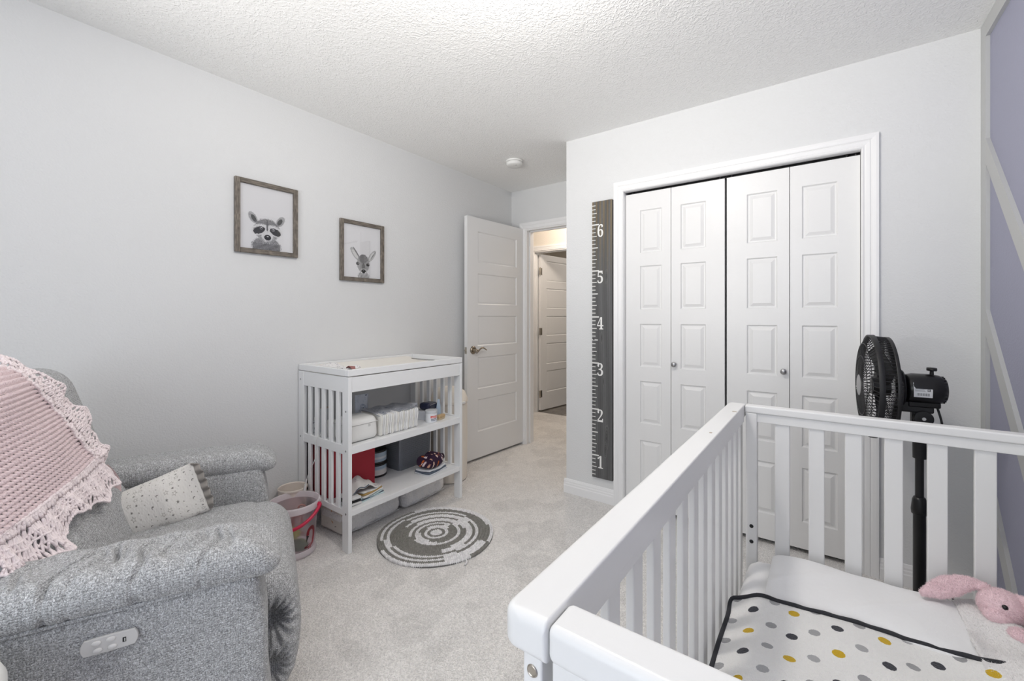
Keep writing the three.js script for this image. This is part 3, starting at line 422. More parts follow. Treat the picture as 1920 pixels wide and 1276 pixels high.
{ const pale = new THREE.MeshPhysicalMaterial({ map: clothMap('#d9dce2', ['#8089a0', '#b9bfcc', '#c99a9a'], 40), roughness: 0.95 }), white = new THREE.MeshPhysicalMaterial({ map: clothMap('#e3e2e0', ['#c7c5c5', '#bfc3ca'], 20), roughness: 0.95 }), dot = new THREE.MeshPhysicalMaterial({ map: clothMap('#dcdcdc', ['#17181c', '#54585f'], 26), roughness: 0.95 }), slate = mat(lin(0.1, 0.125, 0.17), 0.95), black = mat(lin(0.012, 0.012, 0.014), 0.95), mint = mat(lin(0.55, 0.68, 0.70), 0.95), ochre = mat(lin(0.42, 0.28, 0.1), 0.95);
  foldedCloth('folded_cloth', 'pale patterned cloths folded under the purple hot-water bottle', [0.405, SL, 0.69], [0.125, 0.03, 0.185], 0.16, pale, null, slate);
  const G = null;
  foldedCloth('folded_cloth', 'pale mint folded cloth at the bottom of the cloths by the red box', [0.395, SL, 1.185], [0.12, 0.016, 0.19], 0.1, mint, G, slate);
  foldedCloth('folded_cloth', 'black-and-white dotted folded cloth nearest the left slats', [0.405, SL, 1.285], [0.13, 0.042, 0.085], -0.06, dot, G, black);
  foldedCloth('folded_cloth', 'white cloth with an ochre fold in the pile by the red box', [0.395, SL + 0.018, 1.17], [0.115, 0.026, 0.15], 0.2, white, G, ochre);
  const top = thing('draped_cloth', 'white cloth with slate-blue edges heaped on the folded cloths', 'cloth', [0.385, SL + 0.046, 1.2], -0.1);
  const hump = (u, v) => { const z = -0.075 + 0.15 * u, x = -0.055 + 0.115 * v; return [x, 0.004 + 0.042 * Math.sin(Math.PI * clamp(u * 1.05, 0, 1)) * (1 - 0.55 * v) + 0.006 * Math.sin(u * 14 + v * 5), -z]; };
  mesh('cloth', sheet(24, 14, hump, 0.006), white, top);
  for (const [k, o] of [[0.99, 0.003], [0.92, -0.005], [0.85, -0.012]]) mesh('edge_band', sheet(24, 2, (u, v) => { const q = hump(u * 0.6 + 0.0, clamp(k - 0.03 + 0.03 * v, 0, 1)); return [q[0] + 0.006 + o * 0.3, q[1] + o + 0.003, q[2]]; }, 0.004), slate, top, 'slate-blue edge');
}
{ // hot-water bottle in a purple printed cover
  const b = thing('hot_water_bottle', 'hot-water bottle in a dark purple cover printed with pale and orange sloths', 'hot-water bottle', [0.402, SL + 0.031, 0.69], 0.2);
  const print = canvasTex(512, 512, (c, w) => { c.fillStyle = '#2c1230'; c.fillRect(0, 0, w, w); for (let k = 0; k < 25; k++) { const x = (k % 5) * 104 + rr(10, 70), y = Math.floor(k / 5) * 100 + rr(10, 60), col = ['#d8b9a6', '#b95a24', '#dccbcf', '#cf9f86'][k % 4]; c.save(); c.translate(x, y); c.rotate(rr(-0.8, 0.8)); c.scale(0.88, 0.88); c.fillStyle = col; c.beginPath(); c.ellipse(0, 0, 30, 17, 0, 0, 7); c.fill(); c.beginPath(); c.arc(27, -8, 13, 0, 7); c.fill(); c.lineWidth = 9; c.strokeStyle = col; for (const [a, e] of [[-18, 24], [14, 26], [-30, 12]]) { c.beginPath(); c.moveTo(a * 0.7, 6); c.lineTo(a, e); c.stroke(); } c.fillStyle = '#efe4dc'; c.beginPath(); c.arc(30, -8, 8, 0, 7); c.fill(); c.fillStyle = '#33202a'; c.fillRect(25, -12, 4, 5); c.fillRect(33, -11, 4, 5); c.restore(); } });
  const g = softBox(0.13, 0.078, 0.172, 0.036, [20, 14, 24], (q) => { const e = 1 - 0.25 * smooth(0.02, 0.09, Math.abs(q.z)); q.y *= e; q.y += 0.004 * Math.sin(q.x * 60) * Math.sin(q.z * 50) + (q.y > 0 ? 0.006 * Math.sin(q.z * 70 + q.x * 40) : 0); q.x *= 1 - 0.18 * smooth(0.03, 0.09, -q.z); }).translate(0, 0.036, 0);
  { const p = g.attributes.position, uv = g.attributes.uv; for (let i = 0; i < p.count; i++) uv.setXY(i, 0.5 + (p.getX(i) - p.getY(i) * 0.7) / 0.2, 0.5 + p.getZ(i) / 0.2); }
  mesh('cover', g, new THREE.MeshPhysicalMaterial({ map: print, roughness: 0.9 }), b);
  mesh('neck', lathe([[0, 0], [0.017, 0], [0.013, 0.012], [0.0125, 0.022], [0.018, 0.036], [0.019, 0.04], [0.015, 0.041], [0.012, 0.034], [0, 0.034]], 24).rotateX(-Math.PI / 2).rotateY(-0.35).translate(0.004, 0.034, -0.078), mat(lin(0.035, 0.012, 0.03), 0.5, { bumpMap: linenBump, bumpScale: 0.002 }), b, 'ribbed dark purple neck');
}
{ // cord hanging over the slats, ending in a white weighted pull
  const s = thing('white_string', 'thin white string hanging from the middle rail of the slats down to the bucket', 'string', [0.19, 0.25, 1.37]);
  part('strand', tube([[0.222, 0.66, 1.33], [0.225, 0.565, 1.345], [0.215, 0.553, 1.358], [0.205, 0.52, 1.359], [0.199, 0.43, 1.364], [0.185, 0.36, 1.39], [0.18, 0.32, 1.40]], 0.0016, 48, 6), M.whitePlastic, s);
  part('pull', [rod([0.18, 0.325, 1.40], [0.176, 0.295, 1.404], 0.004, 12), rod([0.176, 0.298, 1.404], [0.172, 0.26, 1.408], 0.0065, 12)], M.whitePlastic, s);
}
// floor under and round the table ------------------------------------
function plasticPack(label, [x, z], [w, h, d], k) {
  const t = thing('diaper_bag', label, 'diaper pack', [x, 0, z], 0.03 * k);
  const crinkle = (() => { const a = noise(256, 20, 61 + k), b = noise(256, 48, 62 + k); return tex(256, (xx, y, i) => Math.abs(a[i] - 0.5) * 1.4 + Math.abs(b[i] - 0.5) * 0.7, { size: 0.22 }); })();
  mesh('pack', softBox(w, h, d, 0.04, [26, 20, 40], (q) => { q.x += 0.005 * Math.sin(q.z * 34 + q.y * 20) + 0.003 * Math.sin(q.z * 90); q.y *= 1 + 0.02 * Math.sin(q.z * 25 + k); q.z += 0.004 * Math.sin(q.y * 60); }).translate(0, h / 2 + 0.002, 0), mat(0xf6f6f7, 0.38, { bumpMap: crinkle, bumpScale: 0.004 }), t);
  mesh('seam', tube([[w / 2 + 0.004, 0.025, -d / 2 + 0.02], [w / 2 + 0.007, 0.022, 0], [w / 2 + 0.004, 0.025, d / 2 - 0.02]], 0.0022, 40, 6), mat(0xd0d1d4, 0.35), t); return t;
}
const pk = plasticPack('white plastic diaper bag on the carpet at the left under the changing table', [0.225, 1.085], [0.245, 0.15, 0.4], 1);
{ const pr = clothMap('#e2ded8', ['#c08a5c', '#6f6a66', '#c9c5bf', '#d9d4cd'], 16); mesh('printed_end', softBox(0.2, 0.12, 0.004, 0.0015, [8, 6, 1]).translate(0, 0.077, 0.199), new THREE.MeshPhysicalMaterial({ map: pr, roughness: 0.4 }), pk); pr.wrapS = pr.wrapT = THREE.RepeatWrapping; pr.repeat.set(5, 5); }
plasticPack('white plastic diaper bag on the carpet at the right under the changing table', [0.225, 0.68], [0.24, 0.14, 0.375], 2);
{ // pail between the table and the open door
  const b = thing('diaper_pail', 'tall cream white pail with a domed lid behind the right slats', 'pail', [0.185, 0, 0.30]);
  mesh('pail_body', lathe([[0, 0], [0.125, 0], [0.135, 0.01], [0.14, 0.3], [0.138, 0.56], [0.132, 0.575]], 48), mat(0xe9e2d8, 0.4), b); mesh('lid', lathe([[0.136, 0.575], [0.142, 0.582], [0.142, 0.6], [0.12, 0.655], [0.08, 0.685], [0.03, 0.695], [0, 0.696]], 48), mat(0xefe8dd, 0.35), b); mesh('lid_tab', box(0.128, 0.15, 0.578, 0.594, -0.02, 0.02, 0.003), M.whitePlastic, b);
}
{ // translucent toy pail
  const b = thing('toy_pail', 'translucent pinkish plastic pail with a red handle between armchair and changing table', 'pail', [0.258, 0, 1.508]);
  const print = canvasTex(1024, 512, (c) => { c.fillStyle = '#f3eef1'; c.fillRect(0, 0, 1024, 512); for (const x of [250, 600, 950]) { c.fillStyle = '#c3102e'; c.strokeStyle = '#c3102e'; c.beginPath(); c.ellipse(x, 330, 46, 74, 0.3, 0, 7); c.fill(); c.lineWidth = 26; c.beginPath(); c.moveTo(x + 30, 275); c.quadraticCurveTo(x + 66, 150, x + 14, 140); c.quadraticCurveTo(x - 24, 140, x - 22, 190); c.stroke(); c.fillStyle = '#ecc9cf'; c.beginPath(); c.ellipse(x - 4, 320, 22, 46, 0.3, 0, 7); c.fill(); c.fillStyle = '#15151a'; c.beginPath(); c.moveTo(x - 34, 185); c.lineTo(x - 8, 195); c.lineTo(x - 34, 236); c.fill(); c.lineWidth = 8; c.strokeStyle = '#c3102e'; c.beginPath(); c.moveTo(x, 395); c.lineTo(x - 4, 500); c.moveTo(x + 18, 395); c.lineTo(x + 20, 500); c.stroke(); } });
  const clear = new THREE.MeshPhysicalMaterial({ color: lin(0.93, 0.88, 0.90), roughness: 0.3, transmission: 0.86, thickness: 0, ior: 1.45, map: print });
  const frosted = new THREE.MeshPhysicalMaterial({ color: lin(0.93, 0.87, 0.90), roughness: 0.55, transmission: 0.45, thickness: 0, ior: 1.45 });
  mesh('pail_wall', lathe([[0.095, 0.03], [0.1, 0.06], [0.112, 0.24]], 64), clear, b).rotation.y = 0.35; mesh('pail_base', lathe([[0, 0.004], [0.09, 0.002], [0.102, 0.004], [0.106, 0.015], [0.098, 0.034], [0.094, 0.03], [0, 0.012]], 56), frosted, b); mesh('rim', lathe([[0.112, 0.236], [0.1235, 0.234], [0.1255, 0.238], [0.1255, 0.262], [0.123, 0.268], [0.116, 0.267], [0.112, 0.24]], 64), frosted, b);
  const arc = [], ax = V(0.807, 0, -0.591), out = V(0.591, 0, 0.807); for (let i = 0; i <= 20; i++) { const a = Math.PI * (i / 20), q = ax.clone().multiplyScalar(0.136 * Math.cos(a)).add(out.clone().multiplyScalar(0.142 * Math.sin(a) * 0.93)); q.y = 0.25 - 0.085 * Math.sin(a); arc.push(q); }
  const hl = tube(arc, 0.0085, 60, 12); mesh('handle', hl, M.redPlastic, b, 'red curved carrying handle');
  for (const s of [-1, 1]) mesh('pivot', cyl(0.011, 0.011, 0.014, 18).rotateZ(Math.PI / 2).rotateY(0.632).translate(ax.x * 0.13 * s, 0.25, ax.z * 0.13 * s), M.redPlastic, b);
  const g1 = thing('green_toy', 'dark green ribbed toy lying in the translucent pail', 'toy', [0.298, 0.014, 1.498], 0.6);
  const body = new THREE.SphereGeometry(1, 28, 20), p = body.attributes.position; for (let i = 0; i < p.count; i++) { const a = Math.atan2(p.getZ(i), p.getY(i)), k = 1 + 0.1 * Math.sin(a * 9); p.setXYZ(i, p.getX(i) * 0.042, p.getY(i) * 0.028 * k + 0.03, p.getZ(i) * 0.028 * k); } body.computeVertexNormals();
  mesh('body', body, mat(lin(0.02, 0.10, 0.02), 0.45), g1); mesh('crest', Array.from({ length: 7 }, (_, i) => new THREE.ConeGeometry(0.007, 0.022, 8).translate(-0.03 + i * 0.01, 0.063 - 0.012 * Math.abs(i - 3) / 3, 0)), mat(lin(0.22, 0.42, 0.08), 0.5), g1, 'lighter green crest');
  const g2 = thing('yellow_toy', 'spiky yellow-green ball in the translucent pail above the green toy', 'toy', [0.288, 0.072, 1.522]); mesh('ball', ball(0.026, 22).translate(0, 0.04, 0), mat(lin(0.45, 0.5, 0.05), 0.5), g2);
  const sp = []; for (let i = 0; i < 40; i++) { const y = 1 - 2 * (i + 0.5) / 40, a = i * 2.39996, r = Math.sqrt(1 - y * y), d = V(r * Math.cos(a), y, r * Math.sin(a)); const c = new THREE.ConeGeometry(0.005, 0.014, 7).translate(0, 0.031, 0); c.applyQuaternion(new THREE.Quaternion().setFromUnitVectors(V(0, 1, 0), d)); c.translate(0, 0.04, 0); sp.push(c); } mesh('spikes', sp, mat(lin(0.5, 0.55, 0.08), 0.5), g2);
  const g3 = thing('pink_ring_toy', 'small brownish pink ring toy at the back of the translucent pail', 'toy', [0.225, 0.2, 1.45]); mesh('ring', new THREE.TorusGeometry(0.017, 0.0045, 12, 28).rotateY(0.9).rotateX(0.2), mat(lin(0.42, 0.22, 0.2), 0.5), g3); mesh('stem', rod([0, -0.016, 0], [0.02, -0.19, 0.05], 0.004, 10), mat(lin(0.5, 0.3, 0.27), 0.5), g3);
  const c = thing('cream_bin', 'plain cream bin behind the translucent pail, only its rim showing', 'bin', [0.092, 0, 1.432]); mesh('bin_body', lathe([[0, 0], [0.062, 0], [0.066, 0.006], [0.071, 0.262], [0.0745, 0.264], [0.0755, 0.274], [0.072, 0.277], [0.068, 0.27], [0.063, 0.012], [0, 0.01]], 48), mat(0xe8ddd3, 0.45), c);
}
{ // crocheted round rug: every ring of stitches a part, yarn changing between two greys
  const rug = thing('round_rug', 'round crocheted rug in mixed light and dark grey yarn on the carpet', 'rug', [0.727, 0, 0.95]);
  const yarn = mat(0xffffff, 0.95, { vertexColors: true });
  const loop = new THREE.SphereGeometry(1, 8, 6), light = [0.86, 0.85, 0.86], darkC = [0.27, 0.262, 0.242], N = 19, pitch = 0.0168;
  // share of each ring that is dark, as arcs [from, to] in turns (0 = +x, growing towards +z)
  const arcs = [[], [], [[0, 1]], [], [[-0.2, 0.5]], [[-0.25, 0.2], [0.4, 0.7]], [[-0.25, 0.12]], [[0.3, 0.75]], [[-0.2, 0.35]], [[-0.15, 0.5]], [[0.05, 0.75]], [[0.1, 0.45]], [[0.1, 0.5], [0.8, 1]], [[0.05, 0.75]], [[0.3, 0.5], [0.75, 1.05]], [[0.1, 0.3], [0.5, 0.95]], [[0.35, 0.95]], [[0.1, 0.35], [0.85, 0.95]], [[0.3, 0.55], [-0.05, 0.03]]];
  for (let r = 0; r < N; r++) {
    const R0 = 0.008 + r * pitch, n = Math.max(6, Math.round(2 * Math.PI * R0 / 0.0105)), list = [], cols = [];
    for (let i = 0; i < n; i++) for (const side of [-1, 1]) {        // each stitch is a V of two short loops
      const a = (i + 0.25 * side * 0) / n * Math.PI * 2, turnsAt = i / n, isDark = (arcs[r] ?? []).some(([f, t]) => (turnsAt >= f && turnsAt < t) || (turnsAt + 1 >= f && turnsAt + 1 < t) || (turnsAt - 1 >= f && turnsAt - 1 < t));
      const rad = R0 + side * 0.0043 + (r > 14 ? 0.003 * Math.sin(a * 5 + 1) : 0) , g = loop.clone().scale(0.0071, 0.0088, 0.0043); g.rotateY(side * 0.5); g.rotateY(-a + Math.PI / 2); g.translate(rad * Math.cos(a), 0.008 + 0.0012 * Math.sin(i * 1.9 + r), rad * Math.sin(a)); list.push(g);
      const base = isDark ? darkC : light, k = 1 + 0.24 * (R() - 0.5); cols.push(base.map((v) => v * k));
    }
    const g = merge(list), per = g.attributes.position.count / list.length, c = new Float32Array(g.attributes.position.count * 3);
    for (let i = 0; i < list.length; i++) for (let k = 0; k < per; k++) c.set(cols[i], (i * per + k) * 3);
    g.setAttribute('color', new THREE.BufferAttribute(c, 3)); mesh('ring', g, yarn, rug);
  }
  mesh('backing', cyl(0.318, 0.318, 0.006, 64).translate(0, 0.003, 0), mat(lin(0.16, 0.16, 0.155), 1), rug); mesh('yarn_tail', tube([[0.3, 0.012, 0.09], [0.325, 0.008, 0.105], [0.335, 0.006, 0.13]], 0.004, 12, 6), mat(lin(0.8, 0.79, 0.8), 1), rug);  // dark disc under the stitches to darken the gaps between them
}

// ------------------------------------------------------------------ on the walls and the ceiling
function animal(c, w, h, kind) {
  const g = c.createLinearGradient(0, 0, 0, h); c.fillStyle = '#dedee1'; c.fillRect(0, 0, w, h);
  const hair = (n, inside, tone, len, from) => { c.lineWidth = 1.6; for (let i = 0; i < n; i++) { const x = rr(0, w), y = rr(0, h); if (!inside(x, y)) continue; const t = clamp(tone(x, y) + rr(-0.13, 0.13), 0.04, 0.93) * 255 | 0; c.strokeStyle = `rgb(${t},${t},${t + 3})`; const a = Math.atan2(y - from[1], x - from[0]) + rr(-0.35, 0.35), l = len * rr(0.5, 1.3); c.beginPath(); c.moveTo(x, y); c.lineTo(x + Math.cos(a) * l, y + Math.sin(a) * l); c.stroke(); } };
  const el = (x, y, a, b, t = 0) => (px, py) => { const dx = px - x, dy = py - y, X = dx * Math.cos(t) + dy * Math.sin(t), Y = -dx * Math.sin(t) + dy * Math.cos(t); return (X / a) ** 2 + (Y / b) ** 2; };
  const dot = (x, y, a, b, col, t = 0) => { c.fillStyle = col; c.beginPath(); c.ellipse(x, y, a, b, t, 0, 7); c.fill(); };
  const fill = (x, y, a, b, t, col) => { c.fillStyle = col; c.beginPath(); c.ellipse(x, y, a, b, t, 0, 7); c.fill(); };
  if (kind === 'raccoon') {
    fill(265, 640, 140, 108, 0, '#77777a'); fill(130, 345, 36, 64, -0.55, '#a5a5a8'); fill(408, 345, 36, 64, 0.55, '#a5a5a8'); fill(138, 352, 20, 42, -0.55, '#4a4a4d'); fill(400, 352, 20, 42, 0.55, '#4a4a4d'); fill(270, 460, 126, 116, 0, '#8a8a8c'); fill(196, 458, 86, 56, -0.42, '#d6d6d8'); fill(348, 458, 86, 56, 0.42, '#d6d6d8'); fill(272, 470, 40, 60, 0, '#d2d2d4'); fill(190, 470, 60, 34, -0.42, '#2c2c2e'); fill(354, 470, 60, 34, 0.42, '#2c2c2e'); fill(271, 420, 8, 80, 0, '#707073'); fill(272, 520, 58, 54, 0, '#cfcfd1');
    const body = el(265, 640, 150, 118), head = el(270, 460, 132, 122), eL = el(130, 345, 40, 68, -0.55), eR = el(408, 345, 40, 68, 0.55), mL = el(190, 470, 66, 38, -0.42), mR = el(354, 470, 66, 38, 0.42), muz = el(272, 520, 62, 58), fore = el(271, 415, 14, 90);
    hair(9000, (x, y) => body(x, y) < 1 && y > 520, (x, y) => y < 600 ? 0.7 : 0.42 + 0.1 * Math.sin(x * 0.05 + y * 0.1), 13, [265, 500]);
    hair(3500, (x, y) => eL(x, y) < 1 || eR(x, y) < 1, (x, y) => Math.min(eL(x, y), eR(x, y)) < 0.42 ? 0.28 : 0.68, 9, [270, 460]);
    hair(16000, (x, y) => head(x, y) < 1, (x, y) => { const m = Math.min(mL(x, y), mR(x, y)); if (m < 1 && muz(x, y) > 0.8) return 0.15; if (fore(x, y) < 0.4) return 0.3; if (m < 1.8 || muz(x, y) < 1 || (Math.abs(x - 272) < 42 && y > 410)) return 0.86; return y < 405 ? 0.45 : 0.6; }, 9, [270, 470]);
    for (const [x, y] of [[212, 445], [333, 450]]) { dot(x, y, 19, 19, '#0c0c0e'); dot(x - 1, y, 15, 15, '#a2a2a8'); dot(x, y, 10, 10, '#060606'); dot(x + 3, y - 5, 4, 4, '#f4f4f4'); }
    dot(275, 538, 35, 30, '#141416'); dot(276, 527, 11, 5, '#e8e8ea'); dot(262, 546, 6, 5, '#000'); dot(288, 546, 6, 5, '#000');
  } else {
    fill(290, 700, 84, 120, 0, '#a9a9aa'); fill(165, 372, 34, 92, -0.62, '#aeaeaf'); fill(412, 380, 34, 92, 0.62, '#aeaeaf'); fill(172, 380, 20, 70, -0.62, '#d0d0d0'); fill(406, 386, 20, 70, 0.62, '#d0d0d0'); fill(186, 352, 9, 80, -0.62, '#5c5c5e'); fill(430, 370, 8, 70, 0.62, '#77777a'); fill(285, 490, 88, 114, 0, '#9b9b9c'); fill(285, 425, 60, 54, 0, '#7c7c7e'); fill(288, 540, 20, 62, 0, '#6c6c6e'); fill(290, 592, 48, 44, 0, '#bcbcbd');
    const neck = el(290, 690, 92, 130), head = el(285, 490, 92, 120), eL = el(165, 372, 34, 92, -0.62), eR = el(412, 380, 34, 92, 0.62), muz = el(290, 590, 52, 48), crown = el(285, 425, 66, 62), nose = el(288, 545, 26, 70);
    hair(6500, (x, y) => neck(x, y) < 1 && y > 610, (x, y) => 0.66 + 0.14 * Math.sin(x * 0.13 + y * 0.1), 13, [290, 560]);
    hair(4200, (x, y) => eL(x, y) < 1 || eR(x, y) < 1, (x, y) => { const v = Math.min(eL(x, y), eR(x, y)); return v > 0.6 ? 0.42 : 0.74; }, 10, [285, 500]);
    hair(13000, (x, y) => head(x, y) < 1 || muz(x, y) < 1, (x, y) => crown(x, y) < 1 ? 0.44 : nose(x, y) < 1 ? 0.42 : muz(x, y) < 1 ? 0.72 : 0.62, 8, [285, 440]);
    for (const [x, y] of [[205, 495], [352, 500]]) { dot(x, y, 24, 20, '#3b3b3d'); dot(x, y, 17, 16, '#0b0b0c'); dot(x + 6, y - 5, 4, 4, '#f4f4f4'); }
    dot(290, 590, 33, 24, '#161618'); dot(262, 605, 9, 8, '#f2f2f2'); dot(318, 605, 9, 8, '#f2f2f2'); dot(288, 580, 8, 5, '#77777a');
  }
}
for (const [kind, label, z0, z1, y0, y1] of [['raccoon', 'framed black-and-white print of a raccoon, the left and higher of two', 1.364, 1.692, 1.561, 1.953], ['fawn', 'framed black-and-white print of a fawn nearer the open door', 0.763, 1.095, 1.453, 1.846]]) {
  const p = thing('framed_print', label, 'picture', [0, (y0 + y1) / 2, (z0 + z1) / 2]); const w = z1 - z0, h = y1 - y0, f = 0.025, d = 0.02;
  const fw = (g, turn) => { const uv = g.attributes.uv; if (turn) for (let i = 0; i < uv.count; i++) uv.setXY(i, uv.getY(i), uv.getX(i)); return g; };
  const g = new THREE.Group(); g.name = 'frame'; p.add(g);
  for (const s of [-1, 1]) mesh('moulding', fw(box(0.002, d, -h / 2, h / 2, s > 0 ? w / 2 - f : -w / 2, s > 0 ? w / 2 : -w / 2 + f, 0.003)), M.frameWood, g);
  for (const s of [-1, 1]) mesh('moulding', fw(box(0.002, d, s > 0 ? h / 2 - f : -h / 2, s > 0 ? h / 2 : -h / 2 + f, -w / 2 + f, w / 2 - f, 0.003), true), M.frameWood, g);
  mesh('print', new THREE.PlaneGeometry(w - 2 * f + 0.004, h - 2 * f + 0.004).rotateY(Math.PI / 2).translate(0.006, 0, 0), new THREE.MeshPhysicalMaterial({ map: canvasTex(544, 680, (c, a, b) => animal(c, a, b, kind)), roughness: 0.7 }), p);
  mesh('glass', sharp(0.009, 0.011, -h / 2 + f, h / 2 - f, -w / 2 + f, w / 2 - f), M.glass, p);
  mesh('backing', sharp(0.0015, 0.005, -h / 2 + 0.01, h / 2 - 0.01, -w / 2 + 0.01, w / 2 - 0.01), mat(0x6b5a48, 0.9), p);
}
{ // wooden growth chart in feet
  const x0 = 1.2325, x1 = 1.3755, y0 = 0.157, y1 = 1.982, g = thing('growth_chart', 'tall dark wooden growth ruler with white numbers 1 to 6 beside the closet', 'growth chart', [(x0 + x1) / 2, y0, 0]);
  const print = canvasTex(320, 2048, (c, w, h) => {
    const col = (t, k) => `rgb(${t * (1 + 0.06 * k) | 0},${t | 0},${t * (1.01 - 0.10 * k) | 0})`;
    for (let x = 0; x < w; x++) for (let y = 0; y < h; y += 32) { const warm = smooth(700, 100, y) * (0.5 + 0.5 * Math.sin(x * 0.11)), t = 92 + 7 * Math.sin(x * 0.047 + Math.sin(y * 0.003) * 1.6) + 4 * Math.sin(x * 0.21 + y * 0.0013) + rr(-6, 6) + 10 * warm; c.fillStyle = col(t, warm * 2.2); c.fillRect(x, y, 1, 32); }
    c.lineWidth = 1.3; for (let i = 0; i < 620; i++) { const x = rr(0, w), y = rr(0, h), l = rr(60, 420), t = rr(44, 118) | 0; c.strokeStyle = `rgba(${t},${t},${t},0.32)`; c.beginPath(); c.moveTo(x, y); c.quadraticCurveTo(x + rr(-7, 7), y + l / 2, x + rr(-5, 5), y + l); c.stroke(); }
    for (const [x, y, a, b] of [[225, 560, 12, 22], [150, 1010, 10, 17], [228, 1745, 20, 42], [212, 1830, 14, 26], [180, 1330, 8, 14]]) { for (let k = 7; k >= 0; k--) { const t = 50 + (k % 2) * 42 + k * 3; c.fillStyle = `rgba(${t},${t},${t},0.55)`; c.beginPath(); c.ellipse(x, y, a * (0.3 + k * 0.22), b * (0.3 + k * 0.3), 0.1, 0, 7); c.fill(); } }
    const Y = (m) => (y1 - m) / (y1 - y0) * h, ft = 0.3048; c.fillStyle = '#e9e9e6';
    for (let k = 7; k < 78; k++) { const m = k * ft / 12; if (m > y1 - 0.012) break; const l = k % 12 === 0 ? 0.34 : k % 6 === 0 ? 0.285 : k % 3 === 0 ? 0.23 : 0.17, t = k % 12 === 0 ? 10 : k % 6 === 0 ? 8 : 6; c.fillRect(0, Y(m) - t / 2, w * l, t); }
    for (const [x, y] of [[8, 1016], [16, 1022], [30, 1120], [10, 1206], [44, 1208], [60, 1262]]) { c.fillStyle = '#131314'; c.fillRect(x, y, rr(14, 34), 5); }
    c.fillStyle = '#f0f0ee'; c.font = 'bold 128px serif'; c.textAlign = 'center'; c.textBaseline = 'alphabetic'; for (let k = 1; k <= 6; k++) { c.save(); c.translate(w * 0.405, Y(k * ft) + 92); c.scale(1.45, 1); c.fillText(String(k), 0, 0); c.restore(); }
  });
  const s = new THREE.Shape(), r = 0.006; s.moveTo(x0, y0); s.lineTo(x1, y0); s.lineTo(x1, y1 - r); s.quadraticCurveTo(x1, y1, x1 - r, y1); s.lineTo(x0 + r * 0.3, y1); s.lineTo(x0, y1 - r * 0.3); s.lineTo(x0, y0);
  part('board', boxUV(new THREE.ExtrudeGeometry(s, { depth: 0.0175, bevelEnabled: false }).translate(0, 0, 0.0005)), mat(0x4b4b4b, 0.7, {}), g);
  const face = new THREE.ShapeGeometry(s, 8).translate(0, 0, 0.0183), p = face.attributes.position, uv = face.attributes.uv; for (let i = 0; i < p.count; i++) uv.setXY(i, (p.getX(i) - x0) / (x1 - x0), (p.getY(i) - y0) / (y1 - y0));
  part('printed_face', face, new THREE.MeshPhysicalMaterial({ map: print, roughness: 0.62 }), g, 'grey wood grain with white ticks and numbers');
}
{ const s = thing('smoke_detector', 'round white smoke detector on the ceiling by the doorway', 'smoke detector', [0.525, H, -0.075]);
  mesh('base', lathe([[0, 0], [0.066, 0], [0.068, -0.004], [0.068, -0.014], [0.063, -0.016]], 48), M.whitePlastic, s); mesh('cover', lathe([[0.058, -0.015], [0.064, -0.018], [0.064, -0.032], [0.056, -0.043], [0.03, -0.047], [0, -0.047]], 48), M.whitePlastic, s); mesh('test_button', cyl(0.008, 0.008, 0.003, 18).translate(0.03, -0.046, 0.02), mat(0xc9c9c9, 0.5), s);
}
function unseenCeilingLamp(label, [x, y, z], r, w, color, glow) {  // dome lamps out of view, each placed to light its room
  const l = thing('unseen_ceiling_lamp', label, 'lamp', [x, y, z]);
  mesh('base', lathe([[0, 0], [r * 1.02, 0], [r * 1.02, -0.02], [r * 0.96, -0.024]], 48), M.nickel, l);
  const d = mesh('lamp_shade', lathe([[r * 0.95, -0.022], [r * 0.93, -0.05], [r * 0.75, -0.085], [r * 0.4, -0.105], [0, -0.11]], 48), mat(0xffffff, 0.4, { emissive: color, emissiveIntensity: glow }), l, 'glowing white glass dome'); d.castShadow = false;
  const p = new THREE.PointLight(color, w, 0, 2); p.position.set(x, y - 0.07, z); p.castShadow = true; p.shadow.radius = 4; p.name = 'unseen_lamp_bulb'; scene.add(p);
}
unseenCeilingLamp('unseen white dome lamp on the bedroom ceiling, out of view above the picture', [1.75, H, 1.62], 0.15, LAMP_W, lin(1, 0.95, 0.88), 3);  // unseen; placed to light the bedroom walls and ceiling
{ // added fill behind the camera, standing in for flash bounced off the ceiling
  const l = thing('added_uplight', 'added fill uplight behind the camera, its white head tilted up at the ceiling', 'lamp', [1.2, 0, 3.7]);
  mesh('base', lathe([[0, 0], [0.12, 0], [0.122, 0.008], [0.1, 0.018], [0.015, 0.03], [0, 0.03]], 40), M.whitePlastic, l); mesh('pole', cyl(0.011, 0.011, 1.2, 20).translate(0, 0.62, 0), M.whitePlastic, l);
  const aim = V(1.5, H, 1.9).sub(V(1.2, 1.26, 3.7)).normalize(), turn = new THREE.Quaternion().setFromUnitVectors(V(0, 1, 0), aim), at = (g) => g.applyQuaternion(turn).translate(0, 1.24, 0);
  mesh('added_uplight_head', at(lathe([[0.0, -0.02], [0.03, -0.015], [0.05, 0.01], [0.085, 0.07], [0.09, 0.09], [0.086, 0.09], [0.08, 0.072], [0.044, 0.015], [0, 0.0]], 48)), M.whitePlastic, l);
  mesh('unseen_lamp_bulb', at(lathe([[0, 0.02], [0.03, 0.03], [0.045, 0.05], [0.045, 0.058], [0, 0.06]], 32)), mat(0xffffff, 0.4, { emissive: lin(1, 0.97, 0.93), emissiveIntensity: 6 }), l).castShadow = false;
  const p = new THREE.SpotLight(lin(1, 0.97, 0.93), UP_W, 0, 0.8, 1, 2); p.position.set(1.2, 1.24, 3.7).addScaledVector(aim, 0.1); p.target.position.set(1.5, H, 1.9); p.castShadow = true; p.shadow.radius = 4; p.name = 'added_uplight_spot'; scene.add(p, p.target);  // added spot that brightens the ceiling
}
